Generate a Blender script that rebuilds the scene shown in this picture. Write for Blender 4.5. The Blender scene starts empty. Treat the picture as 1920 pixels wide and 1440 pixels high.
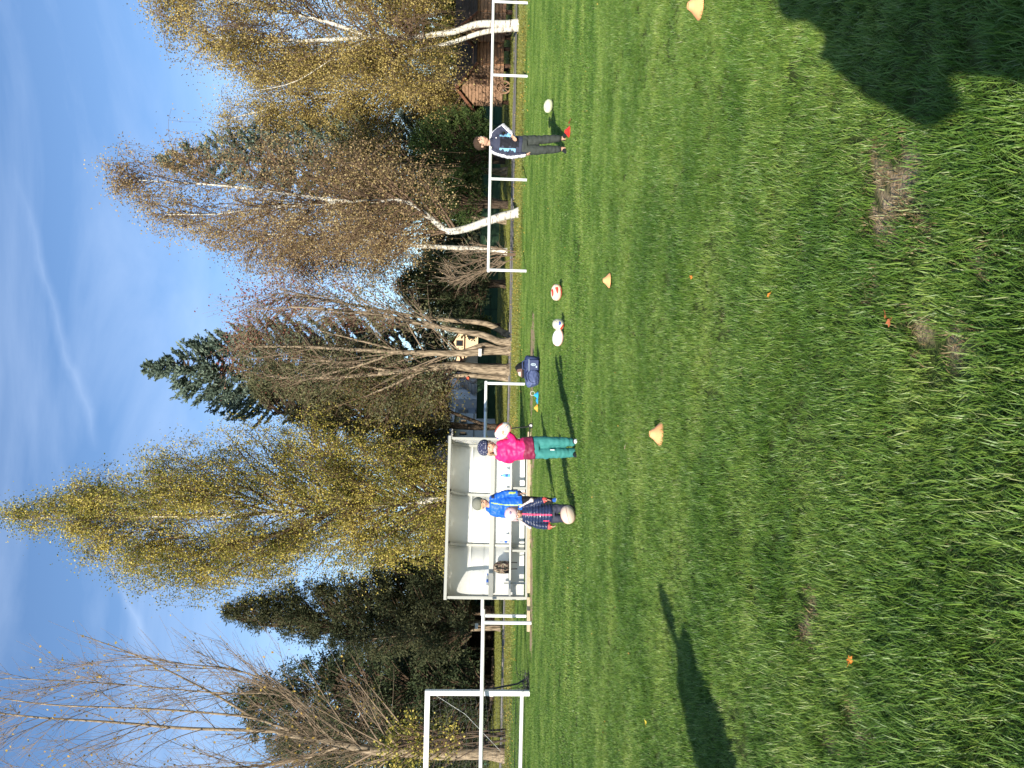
import bpy, bmesh, math, random
import numpy as np
from mathutils import Vector, Matrix, noise as mnoise

scene = bpy.context.scene
R = math.radians
# ------------------------------------------------------------------ camera
FPX = 1555.0          # focal length in photo pixels (photo is 1920 x 1440, camera held on its side)
CAM_H = 1.45
PITCH = math.atan((960 - 890.5) / FPX)
ROLL = 0.0225
FW = Vector((0, math.cos(PITCH), -math.sin(PITCH)))
U0 = Vector((0, math.sin(PITCH), math.cos(PITCH)))
R0 = Vector((1, 0, 0))
UR = R0 * math.cos(ROLL) + U0 * math.sin(ROLL)
UU = -R0 * math.sin(ROLL) + U0 * math.cos(ROLL)
cam_d = bpy.data.cameras.new('camera')
cam = bpy.data.objects.new('camera', cam_d)
scene.collection.objects.link(cam)
cam_d.sensor_width = 36
cam_d.lens = 36 * FPX / 1920
cam_d.clip_start = 0.05
cam_d.clip_end = 2000
cr, cu, cb = -UU, UR, -FW
cam.matrix_world = Matrix(((cr.x, cu.x, cb.x, 0), (cr.y, cu.y, cb.y, 0), (cr.z, cu.z, cb.z, CAM_H), (0, 0, 0, 1)))
scene.camera = cam
CP = Vector((0, 0, CAM_H))

def ray(x, y):
    return UR * ((720 - y) / FPX) + UU * ((960 - x) / FPX) + FW
def P(x, y, d):
    r = ray(x, y); return CP + r * (d / r.y)
def G(x, y, z=0.0):
    r = ray(x, y); return CP + r * ((z - CAM_H) / r.z)

# ------------------------------------------------------------------ light
SUN_A, SUN_E = R(23.5), R(21.5)
sd = bpy.data.lights.new('sun', 'SUN')
sd.energy = 5.0
sd.angle = R(0.5)
sd.color = (1.0, 0.93, 0.80)
sun = bpy.data.objects.new('sun', sd)
scene.collection.objects.link(sun)
LD = Vector((math.sin(SUN_A) * math.cos(SUN_E), math.cos(SUN_A) * math.cos(SUN_E), -math.sin(SUN_E)))
sun.rotation_euler = (-LD).to_track_quat('Z', 'Y').to_euler()
sun.location = (-20, -40, 30)

world = bpy.data.worlds.new('World')
scene.world = world
world.use_nodes = True
nt = world.node_tree
nt.nodes.clear()
def N(tree, kind, **kw):
    n = tree.nodes.new(kind)
    for k, v in kw.items():
        setattr(n, k, v)
    return n
out = N(nt, 'ShaderNodeOutputWorld')
bg = N(nt, 'ShaderNodeBackground')
sky = N(nt, 'ShaderNodeTexSky', sky_type='NISHITA', sun_disc=False)
sky.sun_elevation = SUN_E
sky.sun_rotation = math.pi + SUN_A
sky.altitude = 700
sky.air_density = 1.0
sky.dust_density = 0.2
sky.ozone_density = 3.8
bg.inputs['Strength'].default_value = 0.12
tc = N(nt, 'ShaderNodeTexCoord')
mp = N(nt, 'ShaderNodeMapping'); mp.inputs['Scale'].default_value = (1.1, 1.6, 5.0)
mp.inputs['Rotation'].default_value = (0, R(-14), 0)
n1 = N(nt, 'ShaderNodeTexNoise'); n1.inputs['Scale'].default_value = 1.7; n1.inputs['Detail'].default_value = 7
n1.inputs['Roughness'].default_value = 0.55; n1.inputs['Distortion'].default_value = 0.5
r1 = N(nt, 'ShaderNodeValToRGB')
r1.color_ramp.elements[0].position = 0.38; r1.color_ramp.elements[0].color = (0, 0, 0, 1)
r1.color_ramp.elements[1].position = 0.78; r1.color_ramp.elements[1].color = (1, 1, 1, 1)
L = nt.links.new
L(tc.outputs['Generated'], mp.inputs['Vector']); L(mp.outputs[0], n1.inputs['Vector']); L(n1.outputs['Fac'], r1.inputs['Fac'])
def wmath(op, a, b=None, clamp=False):
    m = N(nt, 'ShaderNodeMath', operation=op); m.use_clamp = clamp
    for i, v in enumerate((a, b)):
        if v is None: continue
        if isinstance(v, (int, float)): m.inputs[i].default_value = v
        else: L(v, m.inputs[i])
    return m.outputs[0]
def wdot(v):
    m = N(nt, 'ShaderNodeVectorMath', operation='DOT_PRODUCT')
    L(tc.outputs['Generated'], m.inputs[0]); m.inputs[1].default_value = tuple(v)
    return m.outputs['Value']
def trail(p0, p1, width, strength, tail, nz):
    a, b = ray(*p0).normalized(), ray(*p1).normalized()
    n = a.cross(b).normalized()
    along = (b - a).normalized()
    dd = wmath('ADD', wdot(n), wmath('MULTIPLY', wmath('SUBTRACT', nz, 0.5), width * 2.2))
    core = wmath('SUBTRACT', 1.0, wmath('DIVIDE', wmath('ABSOLUTE', dd), width), clamp=True)
    core = wmath('POWER', core, 1.6)
    al = wdot(along)
    A, B = a.dot(along), b.dot(along)
    e1 = wmath('DIVIDE', wmath('SUBTRACT', al, A - tail), tail, clamp=True)
    e2 = wmath('DIVIDE', wmath('SUBTRACT', B + 0.02, al), 0.03, clamp=True)
    return wmath('MULTIPLY', wmath('MULTIPLY', core, wmath('MULTIPLY', e1, e2)), strength)
n2 = N(nt, 'ShaderNodeTexNoise'); n2.inputs['Scale'].default_value = 14; n2.inputs['Detail'].default_value = 5
L(tc.outputs['Generated'], n2.inputs['Vector'])
nz = n2.outputs['Fac']
t1 = trail((80, 500), (172, 815), 0.009, 0.12, 0.11, nz)
t2 = trail((225, 1085), (272, 1215), 0.009, 0.14, 0.07, nz)
cl = wmath('MULTIPLY', r1.outputs['Color'], 0.38)
fac = wmath('ADD', wmath('ADD', cl, t1), t2, clamp=True)
mixw = N(nt, 'ShaderNodeMixRGB')
L(fac, mixw.inputs['Fac']); L(sky.outputs[0], mixw.inputs['Color1'])
mixw.inputs['Color2'].default_value = (5.2, 6.2, 7.9, 1)
L(mixw.outputs[0], bg.inputs['Color']); L(bg.outputs[0], out.inputs['Surface'])

scene.view_settings.view_transform = 'Standard'
scene.view_settings.look = 'None'
scene.view_settings.gamma = 1.0
scene.view_settings.exposure = 0.68
scene.view_settings.use_curve_mapping = False
scene.render.engine = 'CYCLES'
scene.cycles.max_bounces = 6
scene.cycles.transparent_max_bounces = 8

# ------------------------------------------------------------------ helpers
col = scene.collection
rng = random.Random(7)
nr = np.random.default_rng(11)

def srgb(*c):
    return tuple(((v / 255) / 12.92 if v <= 10 else (((v / 255) + 0.055) / 1.055) ** 2.4) for v in c)

def tag(o, label=None, cat=None, group=None, kind=None):
    if label: o['label'] = label
    if cat: o['category'] = cat
    if group: o['group'] = group
    if kind: o['kind'] = kind
    return o

def empty(name, loc, rz=0.0):
    o = bpy.data.objects.new(name, None)
    o.empty_display_size = 0.2
    col.objects.link(o)
    o.location = loc
    o.rotation_euler = (0, 0, rz)
    return o

def link(name, me, parent=None, loc=None):
    o = bpy.data.objects.new(name, me)
    col.objects.link(o)
    if parent is not None: o.parent = parent
    if loc is not None: o.location = loc
    return o

class MB:
    def __init__(s): s.v = []; s.f = []; s.m = []
    def add(s, vs, fs, mi=0):
        k = len(s.v); s.v += [tuple(v) for v in vs]
        s.f += [tuple(i + k for i in f) for f in fs]; s.m += [mi] * len(fs)
    def box(s, c, size, mi=0, M=None):
        hx, hy, hz = size[0] / 2, size[1] / 2, size[2] / 2
        vs = [Vector((c[0] + a * hx, c[1] + b * hy, c[2] + d * hz)) for a, b, d in
              ((-1,-1,-1),(1,-1,-1),(1,1,-1),(-1,1,-1),(-1,-1,1),(1,-1,1),(1,1,1),(-1,1,1))]
        if M is not None: vs = [M @ v for v in vs]
        s.add(vs, [(0,3,2,1),(4,5,6,7),(0,1,5,4),(1,2,6,5),(2,3,7,6),(3,0,4,7)], mi)
    def beam(s, a, b, w, h, mi=0, up=Vector((0,0,1))):
        a, b = Vector(a), Vector(b); t = (b - a).normalized()
        sd = t.cross(up)
        if sd.length < 1e-4: sd = Vector((1,0,0))
        sd.normalize(); u = sd.cross(t)
        vs = [p + sd * (i * w / 2) + u * (j * h / 2) for p in (a, b) for i, j in ((-1,-1),(1,-1),(1,1),(-1,1))]
        s.add(vs, [(3,2,1,0),(4,5,6,7),(0,1,5,4),(1,2,6,5),(2,3,7,6),(3,0,4,7)], mi)
    def tube(s, pts, rad, n=8, caps=True, mi=0):
        pts = [Vector(p) for p in pts]
        if isinstance(rad, (int, float)): rad = [rad] * len(pts)
        vs = []; prev = None
        for i, p in enumerate(pts):
            t = (pts[min(i + 1, len(pts) - 1)] - pts[max(i - 1, 0)])
            if t.length < 1e-9: t = Vector((0,0,1))
            t.normalize()
            if prev is None:
                sd = t.cross(Vector((0, 1, 0)))
                if sd.length < 0.1: sd = t.cross(Vector((1, 0, 0)))
            else:
                sd = prev - t * prev.dot(t)
            sd.normalize(); prev = sd; u = t.cross(sd)
            for k in range(n):
                a = 2 * math.pi * k / n
                vs.append(p + (sd * math.cos(a) + u * math.sin(a)) * rad[i])
        fs = []
        for i in range(len(pts) - 1):
            for k in range(n):
                k2 = (k + 1) % n
                fs.append((i*n + k, i*n + k2, (i+1)*n + k2, (i+1)*n + k))
        if caps:
            k0 = len(vs); vs += vs[:n]; fs.append(tuple(k0 + k for k in range(n - 1, -1, -1)))
            k1 = len(vs); vs += vs[(len(pts)-1)*n:(len(pts)-1)*n + n]; fs.append(tuple(k1 + k for k in range(n)))
        s.add(vs, fs, mi)
    def loft(s, rings, n=16, mi=0):
        """rings: (centre, rx, ry): elliptical sections, rx across, ry in depth"""
        vs = []; pts = [Vector(r[0]) for r in rings]
        for i, (p, rx, ry) in enumerate(rings):
            t = pts[min(i + 1, len(pts) - 1)] - pts[max(i - 1, 0)]
            t.normalize()
            sd = t.cross(Vector((0, 1, 0)))
            if sd.length < 0.25: sd = t.cross(Vector((0, 0, 1)))
            sd.normalize(); u = sd.cross(t)
            for k in range(n):
                a = 2 * math.pi * k / n
                vs.append(pts[i] + sd * math.cos(a) * rx + u * math.sin(a) * ry)
        fs = []
        for i in range(len(rings) - 1):
            for k in range(n):
                k2 = (k + 1) % n
                fs.append((i*n + k, (i+1)*n + k, (i+1)*n + k2, i*n + k2))
        fs.append(tuple(range(n))); fs.append(tuple((len(rings)-1)*n + k for k in range(n - 1, -1, -1)))
        s.add(vs, fs, mi)
    def ball(s, c, r, n=14, mi=0, M=None):
        if isinstance(r, (int, float)): r = (r, r, r)
        c = Vector(c); vs = []; m = n // 2
        for i in range(m + 1):
            th = math.pi * i / m
            for k in range(n):
                a = 2 * math.pi * k / n
                v = Vector((r[0]*math.sin(th)*math.cos(a), r[1]*math.sin(th)*math.sin(a), r[2]*math.cos(th)))
                if M is not None: v = M @ v
                vs.append(c + v)
        fs = []
        for i in range(m):
            for k in range(n):
                k2 = (k + 1) % n
                if i == 0: fs.append((i*n+k, (i+1)*n+k, (i+1)*n+k2))
                elif i == m-1: fs.append((i*n+k, (i+1)*n+k, i*n+k2))
                else: fs.append((i*n+k, (i+1)*n+k, (i+1)*n+k2, i*n+k2))
        s.add(vs, fs, mi)
    def mesh(s, name, mats, smooth=False):
        me = bpy.data.meshes.new(name)
        me.from_pydata([tuple(v) for v in s.v], [], s.f)
        for m in (mats if isinstance(mats, (list, tuple)) else [mats]): me.materials.append(m)
        me.polygons.foreach_set('material_index', s.m)
        if smooth: me.polygons.foreach_set('use_smooth', [True] * len(me.polygons))
        me.update()
        return me
    def build(s, name, mats, parent=None, smooth=False, bevel=0.0):
        me = s.mesh(name, mats, smooth)
        o = link(name, me, parent)
        if bevel:
            b = o.modifiers.new('bevel', 'BEVEL'); b.width = bevel; b.segments = 2; b.limit_method = 'ANGLE'
        return o

# ------------------------------------------------------------------ materials
def mat(name, color, rough=0.7, spec=0.3, bump=0.0, bscale=40.0, var=0.0, vscale=3.0, metal=0.0, trans=0.0, coords='Object', stretch=(1,1,1), coat=0.0):
    m = bpy.data.materials.new(name); m.use_nodes = True
    t = m.node_tree; b = t.nodes['Principled BSDF']
    b.inputs['Base Color'].default_value = (*color, 1)
    b.inputs['Roughness'].default_value = rough
    b.inputs['Specular IOR Level'].default_value = spec
    b.inputs['Metallic'].default_value = metal
    if coat: b.inputs['Coat Weight'].default_value = coat
    tcn = N(t, 'ShaderNodeTexCoord'); mpn = N(t, 'ShaderNodeMapping')
    mpn.inputs['Scale'].default_value = stretch
    t.links.new(tcn.outputs[coords], mpn.inputs['Vector'])
    if var:
        nn = N(t, 'ShaderNodeTexNoise'); nn.inputs['Scale'].default_value = vscale; nn.inputs['Detail'].default_value = 6
        t.links.new(mpn.outputs[0], nn.inputs['Vector'])
        rr = N(t, 'ShaderNodeMapRange'); rr.inputs['From Min'].default_value = 0.25; rr.inputs['From Max'].default_value = 0.75
        rr.inputs['To Min'].default_value = 1 - var; rr.inputs['To Max'].default_value = 1 + var
        t.links.new(nn.outputs['Fac'], rr.inputs['Value'])
        h = N(t, 'ShaderNodeHueSaturation'); h.inputs['Color'].default_value = (*color, 1)
        t.links.new(rr.outputs[0], h.inputs['Value']); t.links.new(h.outputs[0], b.inputs['Base Color'])
    if bump:
        n3 = N(t, 'ShaderNodeTexNoise'); n3.inputs['Scale'].default_value = bscale; n3.inputs['Detail'].default_value = 5
        t.links.new(mpn.outputs[0], n3.inputs['Vector'])
        bp = N(t, 'ShaderNodeBump'); bp.inputs['Strength'].default_value = bump; bp.inputs['Distance'].default_value = 0.02
        t.links.new(n3.outputs['Fac'], bp.inputs['Height']); t.links.new(bp.outputs[0], b.inputs['Normal'])
    return m

def leafmat(name, cols, trans=0.35, rough=0.55, nscale=0.6, spec=0.25):
    """cols: ramp of leaf colours picked per leaf and by slow noise through the crown"""
    m = bpy.data.materials.new(name); m.use_nodes = True
    t = m.node_tree; b = t.nodes['Principled BSDF']; o = t.nodes['Material Output']
    geo = N(t, 'ShaderNodeNewGeometry')
    nn = N(t, 'ShaderNodeTexNoise'); nn.inputs['Scale'].default_value = nscale; nn.inputs['Detail'].default_value = 3
    t.links.new(geo.outputs['Position'], nn.inputs['Vector'])
    m1 = N(t, 'ShaderNodeMath', operation='MULTIPLY_ADD'); m1.inputs[1].default_value = 1.7; m1.inputs[2].default_value = -0.6
    t.links.new(nn.outputs['Fac'], m1.inputs[0])
    m2 = N(t, 'ShaderNodeMath', operation='MULTIPLY_ADD'); m2.inputs[1].default_value = 0.75
    t.links.new(geo.outputs['Random Per Island'], m2.inputs[0]); t.links.new(m1.outputs[0], m2.inputs[2])
    rp = N(t, 'ShaderNodeValToRGB'); el = rp.color_ramp.elements
    el[0].position = 0.0; el[0].color = (*cols[0], 1); el[1].position = 1.0; el[1].color = (*cols[-1], 1)
    for i, c in enumerate(cols[1:-1]):
        e = el.new((i + 1) / (len(cols) - 1)); e.color = (*c, 1)
    t.links.new(m2.outputs[0], rp.inputs['Fac'])
    t.links.new(rp.outputs[0], b.inputs['Base Color'])
    b.inputs['Roughness'].default_value = rough; b.inputs['Specular IOR Level'].default_value = spec
    tr = N(t, 'ShaderNodeBsdfTranslucent'); t.links.new(rp.outputs[0], tr.inputs['Color'])
    mx = N(t, 'ShaderNodeMixShader'); mx.inputs[0].default_value = trans
    t.links.new(b.outputs[0], mx.inputs[1]); t.links.new(tr.outputs[0], mx.inputs[2]); t.links.new(mx.outputs[0], o.inputs['Surface'])
    return m

def barkmat(name, light, dark, birch=False):
    m = bpy.data.materials.new(name); m.use_nodes = True
    t = m.node_tree; b = t.nodes['Principled BSDF']
    b.inputs['Roughness'].default_value = 0.85; b.inputs['Specular IOR Level'].default_value = 0.15
    geo = N(t, 'ShaderNodeNewGeometry'); mpn = N(t, 'ShaderNodeMapping')
    t.links.new(geo.outputs['Position'], mpn.inputs['Vector'])
    nn = N(t, 'ShaderNodeTexNoise'); nn.inputs['Detail'].default_value = 6
    rp = N(t, 'ShaderNodeValToRGB')
    if birch:
        mpn.inputs['Scale'].default_value = (1.0, 1.0, 3.2); nn.inputs['Scale'].default_value = 4.2; nn.inputs['Roughness'].default_value = 0.65
        rp.color_ramp.elements[0].position = 0.33; rp.color_ramp.elements[1].position = 0.50
    else:
        mpn.inputs['Scale'].default_value = (6, 6, 1.0); nn.inputs['Scale'].default_value = 3.0
        rp.color_ramp.elements[0].position = 0.36; rp.color_ramp.elements[1].position = 0.62
    rp.color_ramp.elements[0].color = (*dark, 1); rp.color_ramp.elements[1].color = (*light, 1)
    t.links.new(mpn.outputs[0], nn.inputs['Vector']); t.links.new(nn.outputs['Fac'], rp.inputs['Fac'])
    t.links.new(rp.outputs[0], b.inputs['Base Color'])
    bp = N(t, 'ShaderNodeBump'); bp.inputs['Strength'].default_value = 0.6; bp.inputs['Distance'].default_value = 0.04
    t.links.new(nn.outputs['Fac'], bp.inputs['Height']); t.links.new(bp.outputs[0], b.inputs['Normal'])
    return m

M_birch = barkmat('birch_bark', (0.66, 0.62, 0.53), (0.09, 0.065, 0.05), True)
M_bark = barkmat('grey_brown_bark', (0.36, 0.28, 0.19), (0.10, 0.075, 0.05))
M_barkd = barkmat('dark_bark', (0.14, 0.10, 0.07), (0.05, 0.035, 0.025))
M_twig = mat('twig', (0.15, 0.10, 0.068), 0.9, 0.1)
M_twig2 = mat('pale_twig', (0.24, 0.18, 0.125), 0.9, 0.1)
M_white = mat('white_paint', (0.80, 0.80, 0.77), 0.4, 0.4, var=0.06, vscale=5, bump=0.05)
M_black = mat('black_rubber', (0.015, 0.015, 0.017), 0.6)
M_steel = mat('galvanised_steel', (0.45, 0.46, 0.45), 0.5, 0.5, metal=0.3)

# ================================================================== GROUND
BARE_PX = [(1655,296,.035),(1660,320,.05),(1712,312,.05),(1706,339,.06),(1685,339,.06),(1652,372,.045),(1657,402,.05),
           (1660,429,.06),(1674,434,.05),(1740,434,.03),(1736,388,.025),(1703,366,.045),(1508,461,.03),(1633,545,.03),
           (1725,627,.045),(1793,629,.035),(1842,480,.025),(1600,415,.02),(1706,272,.03),(1527,1131,.035),(1514,1178,.05),
           (1613,1340,.04),(1617,1356,.04),(1553,1383,.045),(1562,1403,.045),(1585,890,.03),(1800,655,.04),(1700,300,.03)]
BARE = [(G(x, y).x, G(x, y).y, r) for x, y, r in BARE_PX]
BARE = [(a_, b_, r_ * .82) for a_, b_, r_ in BARE]
BX = np.array([b[0] for b in BARE]); BY = np.array([b[1] for b in BARE]); BR = np.array([b[2] for b in BARE])
def bare(x, y):
    """1 in the middle of a worn patch, 0 outside"""
    x = np.asarray(x)[:, None]; y = np.asarray(y)[:, None]
    x, y = x + .022*np.sin(y*57 + 2.5*np.sin(x*41)) + .010*np.sin(y*171 + x*60), y + .026*np.sin(x*66 + 2*np.sin(y*37)) + .012*np.sin(x*190)
    wob = 1 + 0.5 * np.sin(x * 61 + y * 23) * np.sin(y * 47 - x * 31)
    q = ((x - BX) ** 2 + ((y - BY) * 0.75) ** 2) / (BR * wob) ** 2
    return np.clip(1.6 - q, 0, 1).max(axis=1)
def worn(x, y):
    """trampled strip in front of the shelter: bare earth showing between thin grass"""
    a, b = SH_A, SH_B
    t = (b - a); Ls = t.length; t = t / Ls; n = Vector((-t.y, t.x)) * -1
    u = (x - a.x) * t.x + (y - a.y) * t.y; v = (x - a.x) * n.x + (y - a.y) * n.y
    ns = np.array([mnoise.noise(Vector((p * 0.9, q * 2.2, 3.1))) for p, q in zip(u, v)])
    w = (v > -0.1) & (v < 1.25 + 1.2 * ns) & (u > -1.3) & (u < Ls + 3.2)
    return w

SH_L = G(993, 1120)                            # left front corner of the team shelter
SH_A = SH_L.xy
_r = ray(991, 826); _k = _r.x / _r.y; _t = (SH_A.x - _k * SH_A.y) / (_k * math.sin(R(15)) - math.cos(R(15)))
SH_B = SH_A + Vector((math.cos(R(15)), math.sin(R(15)))) * _t

gm = bpy.data.materials.new('soil_under_grass'); gm.use_nodes = True
t = gm.node_tree; b = t.nodes['Principled BSDF']; b.inputs['Roughness'].default_value = 0.95; b.inputs['Specular IOR Level'].default_value = 0.1
geo = N(t, 'ShaderNodeNewGeometry')
na = N(t, 'ShaderNodeTexNoise'); na.inputs['Scale'].default_value = 1.3; na.inputs['Detail'].default_value = 8; na.inputs['Roughness'].default_value = 0.7
nb = N(t, 'ShaderNodeTexNoise'); nb.inputs['Scale'].default_value = 60; nb.inputs['Detail'].default_value = 5
t.links.new(geo.outputs['Position'], na.inputs['Vector']); t.links.new(geo.outputs['Position'], nb.inputs['Vector'])
rg = N(t, 'ShaderNodeValToRGB'); e = rg.color_ramp.elements
e[0].position = .35; e[0].color = (0.030, 0.050, 0.012, 1); e[1].position = .68; e[1].color = (0.085, 0.105, 0.028, 1)
t.links.new(na.outputs['Fac'], rg.inputs['Fac'])
rs = N(t, 'ShaderNodeValToRGB'); e = rs.color_ramp.elements
e[0].position = .3; e[0].color = (0.22, 0.145, 0.085, 1); e[1].position = .7; e[1].color = (0.52, 0.39, 0.25, 1)
t.links.new(nb.outputs['Fac'], rs.inputs['Fac'])
at = N(t, 'ShaderNodeAttribute'); at.attribute_name = 'bare'
mx = N(t, 'ShaderNodeMixRGB'); t.links.new(at.outputs['Fac'], mx.inputs['Fac'])
t.links.new(rg.outputs[0], mx.inputs['Color1']); t.links.new(rs.outputs[0], mx.inputs['Color2']); t.links.new(mx.outputs[0], b.inputs['Base Color'])
bp = N(t, 'ShaderNodeBump'); bp.inputs['Strength'].default_value = 0.8; bp.inputs['Distance'].default_value = 0.015
t.links.new(nb.outputs['Fac'], bp.inputs['Height']); t.links.new(bp.outputs[0], b.inputs['Normal'])

xs = np.concatenate([[-900, -300, -120, -60, -35, -20, -12], np.arange(-7, 7.01, 0.06), [12, 20, 35, 60, 120, 300, 900]])
ys = np.concatenate([[-300, -60, -20, -5], np.arange(1.5, 9.0, 0.05), np.arange(9.0, 28, 0.25), [30, 34, 40, 50, 70, 110, 200, 400, 1200]])
X, Y = np.meshgrid(xs, ys)
fx, fy = X.ravel(), Y.ravel()
bv = bare(fx, fy)
Z = np.zeros_like(fx)
Z += np.where(bv > 0.05, bv * 0.002 * np.sin(fx * 90) * np.cos(fy * 75), 0)
wv = worn(fx, fy).astype(float)
bv2 = np.maximum(bv, wv)
nx, ny = len(xs), len(ys)
idx = np.arange(nx * ny).reshape(ny, nx)
faces = np.stack([idx[:-1, :-1].ravel(), idx[:-1, 1:].ravel(), idx[1:, 1:].ravel(), idx[1:, :-1].ravel()], 1)
me = bpy.data.meshes.new('ground')
me.from_pydata(np.stack([fx, fy, Z], 1).tolist(), [], faces.tolist())
a = me.attributes.new('bare', 'FLOAT', 'POINT'); a.data.foreach_set('value', bv2.astype(np.float32))
me.materials.append(gm); me.polygons.foreach_set('use_smooth', [True] * len(me.polygons))
tag(link('ground', me), kind='structure')

# ---- grass material: the colour drifts over the field (mown streaks, yellow rough strip by the path)
def grassmat(name, dark, mid, light, dry=False):
    m = bpy.data.materials.new(name); m.use_nodes = True
    t = m.node_tree; b = t.nodes['Principled BSDF']; o = t.nodes['Material Output']
    geo = N(t, 'ShaderNodeNewGeometry')
    mpn = N(t, 'ShaderNodeMapping'); mpn.inputs['Scale'].default_value = (0.62, 1.0, 0.0); mpn.inputs['Rotation'].default_value = (0, 0, R(-6))
    t.links.new(geo.outputs['Position'], mpn.inputs['Vector'])
    n1 = N(t, 'ShaderNodeTexNoise'); n1.inputs['Scale'].default_value = 1.1; n1.inputs['Detail'].default_value = 7; n1.inputs['Roughness'].default_value = 0.65
    t.links.new(mpn.outputs[0], n1.inputs['Vector'])
    a1 = N(t, 'ShaderNodeMath', operation='MULTIPLY_ADD'); a1.inputs[1].default_value = 2.0; a1.inputs[2].default_value = -0.78
    t.links.new(n1.outputs['Fac'], a1.inputs[0])
    a2 = N(t, 'ShaderNodeMath', operation='MULTIPLY_ADD'); a2.inputs[1].default_value = 0.55
    t.links.new(geo.outputs['Random Per Island'], a2.inputs[0]); t.links.new(a1.outputs[0], a2.inputs[2])
    rp = N(t, 'ShaderNodeValToRGB'); e = rp.color_ramp.elements
    e[0].position = 0.0; e[0].color = (*dark, 1); e[1].position = 1.0; e[1].color = (*light, 1)
    q = e.new(0.5); q.color = (*mid, 1)
    t.links.new(a2.outputs[0], rp.inputs['Fac'])
    colr = rp.outputs[0]
    if not dry:
        sx = N(t, 'ShaderNodeSeparateXYZ'); t.links.new(geo.outputs['Position'], sx.inputs[0])
        wob = N(t, 'ShaderNodeTexNoise'); wob.inputs['Scale'].default_value = 0.5; wob.inputs['Detail'].default_value = 4
        t.links.new(geo.outputs['Position'], wob.inputs['Vector'])
        yy = N(t, 'ShaderNodeMath', operation='MULTIPLY_ADD'); yy.inputs[1].default_value = 2.5
        t.links.new(wob.outputs['Fac'], yy.inputs[0]); t.links.new(sx.outputs['Y'], yy.inputs[2])
        mr = N(t, 'ShaderNodeMapRange'); mr.inputs['From Min'].default_value = 27.6; mr.inputs['From Max'].default_value = 29.4
        t.links.new(yy.outputs[0], mr.inputs['Value'])
        ye = N(t, 'ShaderNodeMixRGB'); ye.inputs['Color2'].default_value = (0.30, 0.25, 0.065, 1)
        mm = N(t, 'ShaderNodeMath', operation='MULTIPLY'); mm.inputs[1].default_value = 0.62
        t.links.new(mr.outputs[0], mm.inputs[0]); t.links.new(mm.outputs[0], ye.inputs['Fac']); t.links.new(colr, ye.inputs['Color1'])
        colr = ye.outputs[0]
    t.links.new(colr, b.inputs['Base Color'])
    b.inputs['Roughness'].default_value = 0.42; b.inputs['Specular IOR Level'].default_value = 0.35
    tr = N(t, 'ShaderNodeBsdfTranslucent'); t.links.new(colr, tr.inputs['Color'])
    mx = N(t, 'ShaderNodeMixShader'); mx.inputs[0].default_value = 0.25
    t.links.new(b.outputs[0], mx.inputs[1]); t.links.new(tr.outputs[0], mx.inputs[2]); t.links.new(mx.outputs[0], o.inputs['Surface'])
    return m
M_grass = grassmat('grass_blade', (0.046, 0.110, 0.016), (0.125, 0.230, 0.036), (0.31, 0.40, 0.09))
M_dry = grassmat('dry_grass_blade', (0.16, 0.12, 0.045), (0.30, 0.21, 0.11), (0.42, 0.34, 0.18), True)
M_straw = grassmat('straw_blade', (0.20, 0.27, 0.09), (0.32, 0.37, 0.15), (0.48, 0.48, 0.26), True)

def blades(n, spread, lmin, lmax, w, lean, mats, pstraw=0.0, seed=0, segs=3):
    r = np.random.default_rng(seed)
    v = []; f = []; mi = []
    for i in range(n):
        a = r.uniform(0, 2*math.pi); rad = spread * math.sqrt(r.uniform(0, 1)) if spread < 0.2 else 0
        if spread < 0.2: bx, by = rad*math.cos(a), rad*math.sin(a)
        else: bx, by = r.uniform(-spread, spread, 2)
        d = r.uniform(0, 2*math.pi) if spread >= 0.2 else a + r.normal(0, 1.0)
        Lb = r.uniform(lmin, lmax); ln = r.uniform(*lean); ww = w * r.uniform(0.7, 1.3)
        k = len(v); dx, dy = math.cos(d), math.sin(d); sx, sy = -dy, dx
        px, py, pz = bx, by, -0.004
        th = ln * 0.35
        for s in range(segs + 1):
            q = s / segs; wh = ww * (1 - q ** 1.8) * 0.5 + 0.0001
            if s < segs:
                v += [(px - sx*wh, py - sy*wh, pz), (px + sx*wh, py + sy*wh, pz)]
            else: v.append((px, py, pz))
            step = Lb / segs; th2 = ln * (0.35 + 1.0 * (s + 0.5) / segs)
            px += dx*math.sin(th2)*step; py += dy*math.sin(th2)*step; pz += math.cos(th2)*step
            pz = max(pz, 0.004)
        for s in range(segs):
            if s < segs - 1: f.append((k+2*s, k+2*s+1, k+2*s+3, k+2*s+2))
            else: f.append((k+2*s, k+2*s+1, k+2*s+2))
            mi.append(1 if (i / max(n,1)) < pstraw else 0)
    me = bpy.data.meshes.new('grass_tuft'); me.from_pydata(v, [], f)
    for m in mats: me.materials.append(m)
    me.polygons.foreach_set('material_index', mi); me.polygons.foreach_set('use_smooth', [True]*len(f))
    return me

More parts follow.
